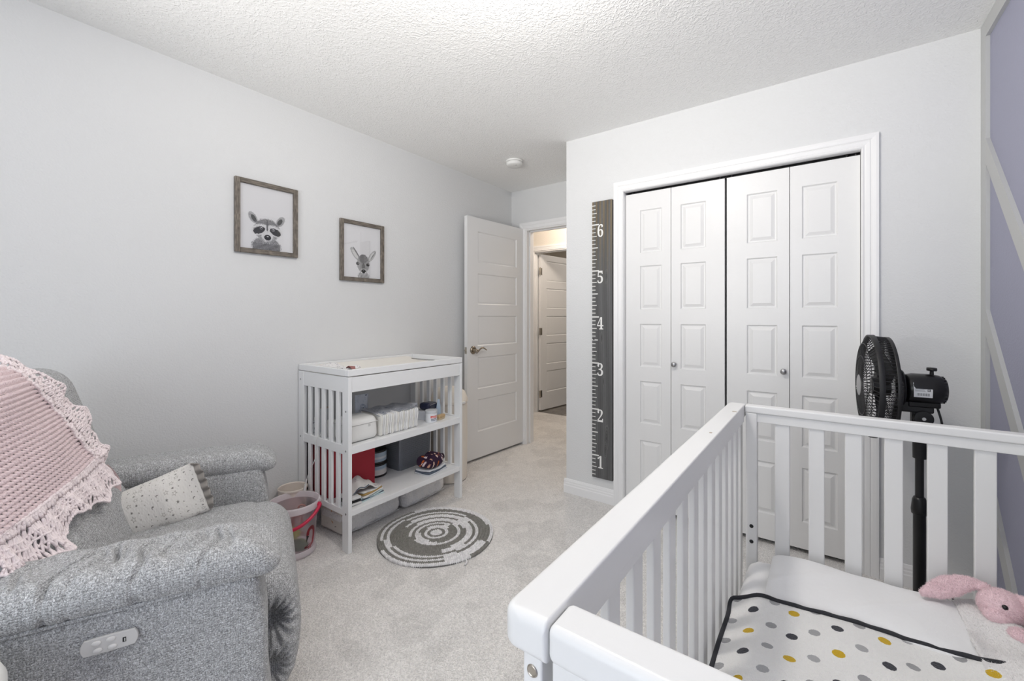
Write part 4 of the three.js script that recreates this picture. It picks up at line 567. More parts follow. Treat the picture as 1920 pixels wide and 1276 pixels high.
unseenCeilingLamp('unseen white dome lamp on the hall ceiling, out of view, lighting the hall', [0.3, H, -1.36], 0.15, HALL_W, lin(1, 0.86, 0.72), 3);  // unseen; placed to give the hall its warm light
unseenCeilingLamp('unseen white dome lamp, out of view, lighting the room across the hall', [0.5, H, -3.2], 0.15, HALL_W * 0.7, lin(1, 0.9, 0.8), 3);  // unseen; placed to light the far room and its door

// ------------------------------------------------------------------ armchair, blanket, pillow (local: +z the way the chair faces, -x its near arm)
const CH = [0.677, 0, 2.271], CT = 155.7 * Math.PI / 180, REC = 18 * Math.PI / 180, CR = Math.cos(REC), SR = Math.sin(REC);
const reclined = (g) => g.rotateX(-REC).translate(0, 0.47, 0);
{
  const c = thing('armchair', 'grey heather upholstered recliner armchair in the left foreground with a pink blanket over it', 'armchair', CH, CT), F = M.fabric;
  const creases = [[-0.13, 0.05, 0.004], [-0.06, 0.02, 0.003], [0.02, 0.06, 0.006], [0.055, 0.03, 0.003], [0.09, 0.02, 0.006], [0.105, 0.05, 0.003], [0.15, 0.03, 0.005], [0.165, 0.05, 0.003], [0.2, 0.01, 0.004], [0.235, 0.04, 0.004], [0.255, 0.03, 0.003], [0.29, 0.03, 0.004], [0.32, 0.02, 0.003]];
  for (const s of [-1, 1]) {
    const pad = softBox(0.206, 0.098, 0.87, 0.047, [s < 0 ? 40 : 18, s < 0 ? 24 : 12, s < 0 ? 320 : 60], (q, dir) => {
      const z = q.z + 0.005, up = smooth(-0.02, 0.04, q.y), out = smooth(-0.06, 0.11, q.x * s);
      q.y += 0.012 * Math.sin(Math.PI * clamp((z + 0.43) / 0.87, 0, 1)) - 0.034 * smooth(0.3, 0.44, z) * smooth(0.33, 0.44, z) * clamp(0.5 + q.y / 0.098, 0, 1);
      q.x *= 1 - 0.06 * smooth(0.25, 0.44, z);
      if (s < 0) { const span = smooth(-0.112, -0.09, q.x) * (1 - smooth(0.02, 0.08, q.x)), n = dir.lengthSq() > 1e-12 ? dir.clone().normalize() : V(0, 1, 0); let dep = 0; for (const [cz, bend, dp] of creases) { const line = cz + bend * (q.x + 0.02) * 5 + 0.01 * Math.sin(q.x * 40 + cz * 30), ex = smooth(-0.11 + 4 * dp, -0.07 + 4 * dp, q.x + 0.04 * Math.sin(cz * 50)); dep += dp * (2.9 * gauss(z - line, 0.0034) - 0.35 * gauss(z - line - 0.012, 0.006) - 0.35 * gauss(z - line + 0.012, 0.006)) * ex; } q.addScaledVector(n, -dep * span * smooth(-0.035, -0.012, q.y)); q.y += 0.003 * Math.sin(z * 60 + q.x * 30) * up; }
    }).translate(s * 0.432, 0.592, 0.005);
    mesh('arm_pad', pad, F, c);
    mesh('arm_side', softBox(0.185, 0.565, 0.82, 0.03, [8, 14, 20], (q) => { q.x += s * 0.006 * Math.sin(Math.PI * (q.y / 0.565 + 0.5)); q.z -= 0.02 * smooth(0.1, 0.26, q.y) * (q.z > 0 ? 1 : 0) ; q.z += 0.018 * smooth(0, 0.26, -q.y) * (q.z > 0 ? 1 : 0); }).translate(s * 0.425, 0.297, 0.0), F, c);
    mesh('arm_welt', boxUV(tube([[s * 0.5, 0.566, 0.4], [s * 0.514, 0.562, 0.33], [s * 0.518, 0.562, 0], [s * 0.518, 0.562, -0.4]], 0.004, 40, 8)), F, c);
  }
  mesh('seat_cushion', softBox(0.655, 0.2, 0.58, 0.075, [24, 10, 24], (q) => { q.y += 0.018 * Math.cos(q.x * 4.2) * (q.y > 0 ? 1 : 0) - 0.008; }).translate(0, 0.365, 0.11), F, c);
  mesh('footrest', softBox(0.655, 0.42, 0.2, 0.085, [50, 70, 46], (q) => { // waterfall front with gathers where it meets the near arm
    const b = Math.sin(Math.PI * clamp(q.y / 0.42 + 0.5, 0, 1)); q.z += (q.z > 0 ? 0.035 * b : 0);
    for (const [cy, w] of [[0.05, 1], [-0.09, 0.6]]) { const dx = q.z - 0.045, dy = q.y - cy, d = Math.hypot(dx, dy), a = Math.atan2(dy, dx); if (q.x < -0.2) q.x += w * smooth(-0.2, -0.3, q.x) * (0.075 * gauss(d, 0.026) + 0.02 * gauss(d - 0.045, 0.028) * (0.5 + 0.5 * Math.sin(a * 15 + 6 * d))); }
  }).translate(0, 0.245, 0.368), F, c);
  mesh('back_cushion', reclined(softBox(0.81, 0.73, 0.22, 0.1, [36, 34, 14], (q, d) => { if (q.z > 0) q.z -= 0.05 * Math.pow(Math.abs(q.x) / 0.43, 3); }).translate(0, 0.275, -0.122)), F, c);
  mesh('lumbar_cushion', reclined(softBox(0.64, 0.24, 0.12, 0.055, [26, 18, 10], (q) => { if (q.z > 0) q.z -= 0.02 * Math.pow(Math.abs(q.x) / 0.32, 3); }).translate(0, 0.06, -0.055)), F, c);
  mesh('back_shell', softBox(0.74, 0.74, 0.1, 0.04, [8, 10, 4]).rotateX(-REC).translate(0, 0.5, -0.3), F, c);
  mesh('base', box(-0.42, 0.42, 0.004, 0.08, -0.3, 0.36, 0.01), M.blackMatt, c);
  const p = mesh('control_panel', (() => { const s = new THREE.Shape(), w = 0.0485, h = 0.0155, b = 0.0065; s.moveTo(-w + b, -h); s.quadraticCurveTo(0, -h - 0.002, w - b, -h); s.quadraticCurveTo(w + 0.004, 0, w - b, h); s.quadraticCurveTo(0, h + 0.002, -w + b, h); s.quadraticCurveTo(-w - 0.004, 0, -w + b, -h); const g = new THREE.ExtrudeGeometry(s, { depth: 0.004, bevelEnabled: true, bevelThickness: 0.0015, bevelSize: 0.0015, bevelSegments: 2, curveSegments: 10 }); return boxUV(g.rotateY(-Math.PI / 2).translate(-0.5235, 0.4985, 0.1055)); })(), mat(lin(0.66, 0.65, 0.64), 0.35), c, 'silver-grey oval control plate');
  for (const [z, y] of [[0.084, 0.506], [0.108, 0.507], [0.086, 0.490], [0.110, 0.490]]) mesh('button', ball(1, 20).scale(0.003, 0.0055, 0.0085).translate(-0.5298, y, z), mat(lin(0.74, 0.73, 0.72), 0.3), p);
  mesh('usb_port', [box(-0.5302, -0.5285, 0.493, 0.503, 0.1275, 0.1335, 0.0005)], M.black, p); mesh('usb_tongue', box(-0.5306, -0.530, 0.4945, 0.5015, 0.1308, 0.1324, 0.0003), M.whitePlastic, p);
}
{ // crocheted blanket over the chair's back: a bobbled body and a lacy ruffle
  const bl = thing('crochet_blanket', 'pale pink crocheted baby blanket with a lacy ruffle draped over the armchair back', 'blanket', CH, CT);
  const surf = (s, t, lift) => { let T = t, n = -0.012 - 0.05 * Math.pow(Math.abs(clamp(s, -0.43, 0.43)) / 0.43, 3); const low = smooth(0.2, 0.12, t) * 0.02; if (t > 0.575) { const a = Math.min((t - 0.575) / 0.1, 2.6), k = 0.1 + lift; T = 0.575 + k * Math.sin(a); n += -0.1 + k * Math.cos(a); } else n += lift; n += low; return [s, 0.47 + T * CR + n * SR, -T * SR + n * CR]; };
  const TL = [-0.42, 0.83], TR = [-0.19, 0.83], BRc = [0.10, 0.298], BLc = [-0.395, 0.282], cell = 0.0132, S = 6;
  const at = (u, v) => [0, 1].map((k) => (TL[k] * (1 - u) + TR[k] * u) * (1 - v) + (BLc[k] * (1 - u) + BRc[k] * u) * v);
  const nu = Math.round(0.42 / cell) * S, nv = Math.round(0.54 / cell) * S;
  const drape = (s, t) => 0.006 * Math.sin(s * 17 + t * 9) + 0.004 * Math.sin(t * 31 - s * 12);
  const g = sheet(nu, nv, (u, v) => { const [s, t] = at(u, v), row = v * nv / S, col = u * nu / S + (Math.floor(row) % 2) * 0.5, b = Math.abs(Math.sin(Math.PI * col)) * Math.abs(Math.sin(Math.PI * row)); return surf(s, t, 0.017 + drape(s, t) * 0.7 + 0.0095 * Math.pow(b, 0.8)); });
  { const keep = [], id = g.index.array; for (let i = 0; i < nu; i++) for (let j = 0; j < nv; j++) { const off = (Math.floor(j / S) % 2) * (S / 2), gap = (j % S === 0) && ((i + off) % S === 0) && ((i * 7 + j * 13) % 5 < 4); if (gap) continue; const o = (i * nv + j) * 6; for (let k = 0; k < 6; k++) keep.push(id[o + k]); } g.setIndex(keep); }
  mesh('body', g, M.pink, bl);
  const path = []; const run = (a, b, n, o) => { for (let i = 0; i < n; i++) path.push([a[0] + (b[0] - a[0]) * i / n, a[1] + (b[1] - a[1]) * i / n, ...o]); };
  const dR = Math.hypot(BRc[0] - TR[0], BRc[1] - TR[1]), oR = [(TR[1] - BRc[1]) / dR, (BRc[0] - TR[0]) / dR].map((v) => v);
  run(TR, BRc, 50, oR); for (let i = 0; i < 18; i++) { const a0 = Math.atan2(oR[1], oR[0]), a = a0 + (-Math.PI / 2 - a0) * i / 18; path.push([...BRc, Math.cos(a), Math.sin(a)]); }
  run(BRc, BLc, 46, [0, -1]); for (let i = 0; i < 15; i++) { const a = -Math.PI / 2 - Math.PI / 2 * i / 15; path.push([...BLc, Math.cos(a), Math.sin(a)]); } run(BLc, TL, 40, [-1, 0]);
  const rows = 6, node = (i, b) => { const q = path[clamp(Math.floor(i), 0, path.length - 1)], q2 = path[clamp(Math.floor(i) + 1, 0, path.length - 1)], f = i - Math.floor(i), m = q.map((v, k) => v + (q2[k] - v) * f), w = 0.086 + 0.022 * Math.sin(i * 0.19) + 0.014 * (m[3] < -0.7 ? 1 : 0), k = b / rows, ph = i * 0.5; const d = w * k * (1 - 0.08 * Math.cos(ph * 2)); return V(...surf(m[0] + m[2] * d + 0.004 * k * Math.cos(ph * 1.3), m[1] + m[3] * d + 0.004 * k * Math.sin(ph * 0.7), 0.02 + k * (0.010 + 0.011 * Math.sin(ph)) + 0.003 * Math.sin(ph * 2.7 + b))); };
  const strands = []; const strand = (a, b, r) => { const m = a.clone().lerp(b, 0.5); m.x += rr(-0.0018, 0.0018); m.y += rr(-0.0018, 0.0018); m.z += rr(-0.0018, 0.0018); strands.push(rod(a.toArray(), m.toArray(), r, 5), rod(m.toArray(), b.toArray(), r, 5), new THREE.IcosahedronGeometry(r * 1.35, 0).translate(b.x, b.y, b.z)); };
  for (let i = 0; i < path.length - 1; i++) for (let b = 0; b < rows; b++) { const o = (b % 2) * 0.5, p = node(i + o, b), r = b === 0 ? 0.0042 : 0.0033; strand(p, node(i + 0.5 - o + o, b + 1), r); strand(p, node(i + o + (b % 2 ? 0.5 : -0.5), b + 1), r); if (b % 3 === 0 || b === rows - 1) strand(node(i + o, b + (b === rows - 1 ? 1 : 0)), node(i + 1 + o, b + (b === rows - 1 ? 1 : 0)), r * 1.1); }
  const rf = mesh('ruffle', strands, mat(lin(0.97, 0.87, 0.885), 0.95, { sheen: 0.5, sheenColor: lin(0.95, 0.85, 0.87), sheenRoughness: 0.6 }), bl); rf.userData.kind = 'stuff';
}
{ // arm pillow printed with stars
  const p = thing('star_pillow', 'white arm pillow printed with small grey stars lying in the armchair', 'pillow', CH, CT);
  const stars = canvasTex(1024, 600, (c, w, h) => { c.fillStyle = '#f7f5f1'; c.fillRect(0, 0, w, h); const star = (x, y, r, fill, col) => { c.beginPath(); const a0 = rr(0, 6); for (let k = 0; k < 10; k++) { const a = a0 + k * Math.PI / 5, q = k % 2 ? r * 0.45 : r; c.lineTo(x + q * Math.cos(a), y + q * Math.sin(a)); } c.closePath(); if (fill) { c.fillStyle = col; c.fill(); } else { c.strokeStyle = col; c.lineWidth = 2.2; c.stroke(); } };
    for (let i = 0; i < 26; i++) for (let j = 0; j < 14; j++) { const x = (i + 0.5 * (j % 2)) * w / 26 + rr(-9, 9), y = (j + 0.5) * h / 14 + rr(-8, 8), k = (i * 3 + j * 5) % 11; if (k === 0 || k === 5) star(x, y, 9.5, true, '#8b8884'); else if (k === 2 || k === 8) star(x, y, 14, false, '#bdb8b2'); else if (k === 4) { c.fillStyle = '#6f6c69'; c.beginPath(); c.arc(x, y, 8, 0.5, 4.2); c.arc(x + 3, y - 1, 6, 4, 0.7, true); c.fill(); } else { c.fillStyle = k % 2 ? '#a9a5a0' : '#c9c2bb'; c.beginPath(); c.ellipse(x, y, 3.6, 3, 0, 0, 7); c.fill(); } } });
  const A = V(0.205, 0.493, -0.085), B = V(0.215, 0.572, 0.185), ax = B.clone().sub(A), dir = ax.clone().normalize(), side = V(1, 0, 0), up = dir.clone().cross(side).normalize().multiplyScalar(-1); if (up.y < 0) up.multiplyScalar(-1);
  const rings = []; for (let i = 0; i <= 44; i++) { const t = i / 44, hv = (0.082 + 0.018 * t) * Math.sqrt(clamp(1 - Math.pow(1 - Math.min(t / 0.14, 1), 2.6), 0.02, 1)), hx = (0.074 - 0.012 * t) * Math.sqrt(clamp(1 - Math.pow(1 - Math.min(t / 0.16, 1), 2.4), 0.02, 1)) * (1 - 0.85 * smooth(0.62, 1, t)); const o = A.clone().addScaledVector(ax, t);
    rings.push(Array.from({ length: 48 }, (_, k) => { const a = k / 48 * Math.PI * 2, ca = Math.cos(a), sa = Math.sin(a), wr = 1 + 0.012 * Math.sin(a * 5 + t * 9) + 0.02 * gauss(t - 0.93, 0.05) * Math.sin(a * 13); const q = o.clone().addScaledVector(up, hv * wr * Math.sign(ca) * Math.pow(Math.abs(ca), 0.82)).addScaledVector(side, -hx * wr * Math.sign(sa) * Math.pow(Math.abs(sa), 0.82)); return q.toArray(); })); }
  const g = loft(rings); mesh('cover', g, new THREE.MeshPhysicalMaterial({ map: stars, roughness: 0.92, bumpMap: linenBump, bumpScale: 0.0015, side: THREE.DoubleSide }), p);
  const last = rings[44], mid = last.reduce((s, q) => s.add(V(...q).divideScalar(48)), V());
  mesh('end_frill', sheet(60, 5, (u, v) => { const h = (u - 0.5) * 0.2, q = mid.clone().addScaledVector(up, h).addScaledVector(dir, -0.004 + 0.026 * v * Math.sqrt(clamp(1 - Math.pow(Math.abs(u - 0.5) * 2, 6), 0.05, 1))).addScaledVector(side, 0.007 * Math.sin(u * 36) * (0.4 + v)); return q.toArray(); }, 0.003), mat(lin(0.33, 0.31, 0.29), 0.95), p, 'grey plush frill');
  mesh('strap', sheet(16, 2, (u, v) => [0.20 + 0.02 * Math.sin(u * 3), 0.575 + 0.13 * u, -0.055 - 0.035 * u + 0.02 * (v - 0.5) + 0.012 * Math.sin(u * 3)], 0.002), mat(lin(0.72, 0.55, 0.56), 0.9), p, 'dusty pink ribbon strap');
}
{ const s = thing('white_stool', 'white smooth round-edged stool cut off at the lower left corner of the picture', 'stool', [1.262, 0, 2.672]);
  mesh('stool_body', lathe([[0, 0], [0.1, 0], [0.11, 0.01], [0.118, 0.35], [0.129, 0.52], [0.129, 0.566], [0.12, 0.588], [0.102, 0.598], [0, 0.6]], 56), M.whitePlastic, s); }

// ------------------------------------------------------------------ cot
{
  const c = thing('crib', 'white wooden baby crib in the right foreground with slatted sides', 'crib', [2.6, 0, 1.55]), W = mat(0xf0f0f0, 0.3);
  const slatsZ = [0.803, 0.903, 1.003, 1.103, 1.203, 1.303].map(() => 0), XL = [2.19, 2.248], XRr = [2.945, 3.004];
  for (const [x0, x1] of [XL, XRr]) {                              // the two long sides
    const o = x0 === XL[0] ? -1 : 1, xo = o < 0 ? x0 : x1, xi = o < 0 ? x1 : x0, P = (x, y) => [x, y]; // cap: rounded outside, flush with the board inside
    { const rings = [], zs = []; for (let i = 0; i <= 8; i++) zs.push(0.852 + 0.02 * (1 - Math.cos(i / 8 * Math.PI / 2))); for (let i = 8; i >= 0; i--) zs.push(2.253 - 0.02 * (1 - Math.cos(i / 8 * Math.PI / 2)));
      for (const z of zs) { const d = Math.min(z - 0.852, 2.253 - z), ins = (r) => d >= r ? 0 : r - Math.sqrt(Math.max(0, r * r - (r - d) * (r - d))), ox = xo - o * ins(0.02), oi = xi + o * ins(0.004), y1 = 0.903 - ins(0.011), y0 = 0.859 + ins(0.009), pts = [], arc = (cx, cy, r, a0, a1) => { for (let k = 0; k <= 6; k++) { const a = a0 + (a1 - a0) * k / 6; pts.push([cx + r * Math.cos(a), cy + r * Math.sin(a), z]); } };
        const X = (v) => xi + o * v, wd = Math.abs(ox - oi), sx = (x, y) => [oi + o * x, y, z];  // x measured from the inner face outwards
        const add = (cx, cy, r, a0, a1) => { for (let k = 0; k <= 6; k++) { const a = a0 + (a1 - a0) * k / 6; pts.push(sx(cx + r * Math.cos(a), cy + r * Math.sin(a))); } };
        add(wd - 0.009, y0 + 0.009, 0.009, -Math.PI / 2, 0); add(wd - 0.0115, y1 - 0.0115, 0.0115, 0, Math.PI / 2); add(0.0035, y1 - 0.0035, 0.0035, Math.PI / 2, Math.PI); add(0.001, y0 + 0.001, 0.001, Math.PI, 1.5 * Math.PI);
        rings.push(o < 0 ? pts : pts.reverse()); }
      part('top_rail', boxUV(loft(rings)), W, c); }
    part('rail_board', box(Math.min(xo - o * 0.016, xi + o * 0.0008), Math.max(xo - o * 0.016, xi + o * 0.0008), 0.842, 0.8602, 0.885, 2.2, 0.002), W, c);
    const xm = x0 === XL[0] ? 2.2285 : (x0 + x1) / 2;
    for (let i = 0; i < 13; i++) { const z = 2.0395 - i * 0.0985; part('slat', box(xm - 0.0072, xm + 0.0072, 0.2, 0.845, z - 0.021, z + 0.021, 0.003), W, c); }
    part('bottom_rail', box(x0 + 0.008, x1 - 0.004, 0.16, 0.205, 0.88, 2.22, 0.003), W, c);
  }
  for (const [x0, x1] of [[2.216, 2.24], [2.952, 2.978]]) part('post', box(x0, x1, 0, 0.8755, 2.2, 2.246, 0.003), W, c);
  for (const [x0, x1] of [[2.252, 2.287], [2.94, 2.975]]) part('post', box(x0, x1, 0, 0.8755, 0.846, 0.884, 0.003), W, c);
  for (const [z0, z1, zs] of [[0.845, 0.882, 0.866], [2.202, 2.248, 2.222]]) {  // the two ends
    part('end_rail', box(2.2488, 2.945, z0 < 1 ? 0.8755 : 0.862, 0.9015, z0 - 0.003, z1 + 0.003, z0 < 1 ? 0.0055 : 0.0095, 5), W, c);
    part('end_board', box(2.252, 2.945, z0 < 1 ? 0.8445 : 0.79, z0 < 1 ? 0.8752 : 0.8616, z0 + 0.0035, z1 - 0.0035, 0.002), W, c);
    for (let i = 0; i < 7; i++) { const x = 2.363 + i * 0.097; if (x < 2.94) part('slat', box(x - 0.022, x + 0.022, 0.2, 0.846, zs - 0.007, zs + 0.007, 0.003), W, c); }
    part('bottom_rail', box(2.256, 2.944, 0.16, 0.205, z0 + 0.002, z1 - 0.006, 0.003), W, c);
  }
  part('mattress_base', box(2.262, 2.938, 0.215, 0.235, 0.89, 2.195, 0.003), W, c);
  for (const y of [0.47, 0.415]) part('bolt', [lathe([[0.0025, 0.0015], [0.0035, 0.002], [0.0062, 0.0015], [0.0066, 0]], 20).rotateX(Math.PI / 2).translate(2.27, y, 0.884), cyl(0.0028, 0.0028, 0.001, 16).rotateX(Math.PI / 2).translate(2.27, y, 0.8845)], M.blackMatt, c, 'dark hex bolt');
  part('bolt', [lathe([[0, 0.0003], [0.0044, 0.0003], [0.005, 0.0013], [0.006, 0.0014], [0.0068, 0]], 26).rotateX(Math.PI / 2).translate(2.2285, 0.842, 2.2462)], M.nickel, c, 'metal barrel bolt in the near post');
  for (const [x, z, w] of [[2.243, 1.03, 0.012], [2.232, 1.36, 0.006]]) part('paint_chip', [box(x - w, x + 0.001, 0.9025, 0.9036, z - 0.004, z + 0.004, 0.0004)], mat(lin(0.42, 0.34, 0.25), 0.8), c, 'bare wood where the paint is chipped');
}
{ const m = thing('crib_mattress', 'white sheeted mattress in the crib', 'mattress', [2.6, 0.235, 1.55]);
  part('mattress', softBox(0.676, 0.135, 1.3, 0.045, [20, 8, 40], (q) => { q.y += 0.004 * Math.sin(q.x * 22 + q.z * 9) + 0.003 * Math.sin(q.z * 27); }).translate(2.6, 0.3035, 1.545), M.linen, m);
  const p = thing('crib_pillow', 'flat white pillow at the far end of the crib above the dotted blanket', 'pillow', [2.57, 0.372, 1.04]);
  part('pillow', softBox(0.47, 0.06, 0.28, 0.028, [36, 10, 28], (q) => { const e = 1 - Math.pow(Math.abs(q.x) / 0.235, 4) * 0.6, f = 1 - Math.pow(Math.abs(q.z) / 0.14, 4) * 0.5; q.y *= e * f; q.y += (q.y > 0 ? 1 : 0) * (0.005 * Math.sin(q.x * 17 + 1) * Math.sin(q.z * 15) + 0.004 * gauss(q.x * 0.9 + q.z - 0.08, 0.012) + 0.004 * gauss(q.x * 0.7 + q.z + 0.1, 0.016)); q.x += 0.03 * q.z * (q.x > 0 ? 0.5 : 0); }).translate(2.573, 0.397, 1.04), M.linen, p);
}
{ // dotted fleece blanket with a dark bound edge
  const b = thing('dotted_blanket', 'white fleece crib blanket with grey, black and yellow dots and a dark bound edge', 'blanket', [2.6, 0.37, 1.65]);
  const X0 = 2.2575, X1 = 2.938, Z0 = 1.165, Z1 = 2.185;
  const dots = canvasTex(1024, 1536, (c, w, h) => { c.fillStyle = '#f9f8f6'; c.fillRect(0, 0, w, h); const put = (x, z, col) => { const px = (x - X0) / (X1 - X0) * w, py = (z - Z0) / (Z1 - Z0) * h, r = 0.0125; c.fillStyle = col; c.beginPath(); for (let k = 0; k < 40; k++) { const a = k / 40 * 6.2832, q = r * (1 + rr(-0.05, 0.05)); c.lineTo(px + q * 1.02 * Math.cos(a) / (X1 - X0) * w, py + q * Math.sin(a) / (Z1 - Z0) * h); } c.fill(); };
    for (let i = 0; i < 9; i++) for (let j = 0; j < 12; j++) put(2.273 + 0.094 * i, 1.266 - 0.1 + 0.1 * j + (i % 2 ? 0.008 : 0) , ['#a9a9ab', '#b4b4b6', '#a3a3a5'][(i + j) % 3]);
    for (let i = 0; i < 8; i++) for (let j = 0; j < 12; j++) put(2.32 + 0.0945 * i, 1.222 + 0.1 * j - (i % 2 ? 0.02 : 0), ((j + (i % 2)) % 2) ? '#d3ad1e' : '#3a3b42'); });
  const top = (u, v) => { const x = X0 + (X1 - X0) * u, z = Z0 + 0.045 * (1 - u) * (1 - v) - 0.02 * u * (1 - v) + (Z1 - Z0) * v, ed = smooth(0, 0.12, u) * smooth(0, 0.1, 1 - u); return [x, 0.375 + 0.034 * ed * (0.75 + 0.25 * smooth(0, 0.15, v)) + 0.005 * Math.sin(x * 19 + z * 8) + 0.004 * Math.sin(z * 23 - x * 11) + 0.010 * gauss(v, 0.05) * ed, z]; };
  const g = sheet(70, 100, (u, v) => top(u, v)); { const uv = g.attributes.uv; for (let i = 0; i < uv.count; i++) uv.setY(i, 1 - uv.getY(i)); const id = g.index.array; for (let i = 0; i < id.length; i += 3) { const t = id[i + 1]; id[i + 1] = id[i + 2]; id[i + 2] = t; } g.computeVertexNormals(); }
  part('fleece', g, new THREE.MeshPhysicalMaterial({ map: dots, roughness: 1, bumpMap: (() => { const t = fleece.clone(); t.repeat.set(3, 4.5); t.needsUpdate = true; return t; })(), bumpScale: 0.002, side: THREE.DoubleSide, sheen: 0.4, sheenColor: lin(0.8, 0.8, 0.8) }), b);
  const edge = []; for (let i = 14; i >= 0; i--) { const q = top(0, i / 14); edge.push(V(q[0] + 0.002, q[1] + 0.001, q[2])); } for (let i = 1; i <= 30; i++) { const q = top(i / 30, 0); edge.push(V(q[0], q[1] + 0.003 + 0.0012 * Math.sin(i * 2.1), q[2])); }
  part('bound_edge', tube(edge, 0.0055, 200, 8), mat(lin(0.035, 0.036, 0.042), 0.95), b, 'dark charcoal binding');
}
function tufts(m, n, material, root) {                             // short plush pile standing on a part: too fine to count
  const sm = new MeshSurfaceSampler(m); sm.randomGenerator = R; sm.build();
  const hair = new THREE.ConeGeometry(0.0005, 0.005, 4, 1).translate(0, 0.002, 0), im = new THREE.InstancedMesh(hair, material ?? M.pinkPile, n), p = V(), nr = V(), q = new THREE.Quaternion(), up = V(0, 1, 0), mx = new THREE.Matrix4(), one = V(1, 1, 1);
  for (let i = 0; i < n; i++) { sm.sample(p, nr); nr.add(V(rr(-0.6, 0.6), rr(-0.7, 0.3), rr(-0.6, 0.6))).normalize(); q.setFromUnitVectors(up, nr); one.setScalar(rr(0.6, 1.2)); mx.compose(p, q, one); im.setMatrixAt(i, mx); }
  im.name = 'plush_pile'; im.userData.kind = 'stuff'; im.castShadow = im.receiveShadow = true; m.add(im); return m;
}
{ // plush bunny comforter
  const b = thing('plush_bunny', 'pink plush bunny comforter with long floppy ears lying at the right of the crib', 'soft toy', [2.86, 0.41, 1.0]);
  const furry = (g, amp) => { const p = g.attributes.position; g.computeVertexNormals(); const n = g.attributes.normal; for (let i = 0; i < p.count; i++) { const x = p.getX(i), y = p.getY(i), z = p.getZ(i), k = amp * (Math.sin(x * 310 + y * 170) * Math.sin(z * 290 - y * 140) + 0.6 * Math.sin(x * 560 + z * 470)); p.setXYZ(i, x + n.getX(i) * k, y + n.getY(i) * k, z + n.getZ(i) * k); } g.computeVertexNormals(); return boxUV(g); };
  const egg = (x, y, z, a, h, d, turn = 0) => { const g = mergeVertices((() => { const s = new THREE.SphereGeometry(1, 56, 40); s.deleteAttribute('uv'); s.deleteAttribute('normal'); return s; })(), 1e-4); g.scale(a, h, d).rotateY(turn).translate(x, y, z); return furry(g, 0.0007); };
  const fur = (m, n, c) => tufts(m, n, c, b);
  fur(part('head', [egg(2.861, 0.455, 0.955, 0.047, 0.043, 0.045, 0.3), egg(2.848, 0.443, 0.98, 0.029, 0.024, 0.028, 0.3)], M.pinkFur, b), 7000);
  const ear = (pts, ws, th, tilt) => { const cv = new THREE.CatmullRomCurve3(pts.map((q) => V(...q))), rings = []; for (let i = 0; i <= 22; i++) { const t = i / 22, o = cv.getPoint(t), d = cv.getTangent(t), s = d.clone().cross(V(...tilt)).normalize(), u = s.clone().cross(d).normalize(), f = t * (ws.length - 1), k = Math.min(ws.length - 2, Math.floor(f)), w = ws[k] + (ws[k + 1] - ws[k]) * (f - k); rings.push(Array.from({ length: 22 }, (_, j) => { const a = j / 22 * Math.PI * 2; return o.clone().addScaledVector(s, w * Math.cos(a)).addScaledVector(u, th * (0.6 + 0.4 * w / 0.03) * Math.sin(a)).toArray(); })); } const g = loft(rings); g.deleteAttribute('uv'); const m = mergeVertices((g.deleteAttribute('normal'), g), 1e-5); return furry(m, 0.0006); };
  fur(part('ear', ear([[2.842, 0.482, 0.93], [2.812, 0.482, 0.918], [2.775, 0.47, 0.93], [2.738, 0.455, 0.955], [2.702, 0.442, 0.975]], [0.013, 0.015, 0.024, 0.028, 0.022, 0.006], 0.012, [0, 1, 0.55]), M.pinkFur, b), 5000);
  fur(part('ear', ear([[2.885, 0.485, 0.95], [2.905, 0.483, 0.975], [2.915, 0.465, 1.015], [2.916, 0.44, 1.055], [2.914, 0.42, 1.09]], [0.012, 0.017, 0.025, 0.025, 0.018, 0.006], 0.011, [-0.7, 0.5, 0]), M.pinkFur, b), 4000);
  part('eye', ball(0.0062, 18).translate(2.8565, 0.474, 0.9935), M.black, b, 'glossy black bead eye');
  fur(part('paw', egg(2.875, 0.432, 1.045, 0.024, 0.02, 0.03, 0.4), M.pinkFur, b), 2500);
  const cloth = (u, v) => { const x = 2.772 + 0.155 * u + 0.012 * v * (1 - u), z = 0.91 + 0.33 * v - 0.03 * u; return [x, 0.412 + 0.03 * Math.exp(-(((u - 0.5) / 0.35) ** 2)) * (1 - 0.6 * v) + 0.007 * Math.sin(u * 9 + v * 4) + 0.006 * Math.sin(v * 12 - u * 5), z]; };
  fur(part('comforter_cloth', furry(sheet(50, 70, (u, v) => cloth(1 - u, v), 0.008), 0.0006), M.whiteFur, b, 'white plush cloth'), 9000, M.whitePile);
}

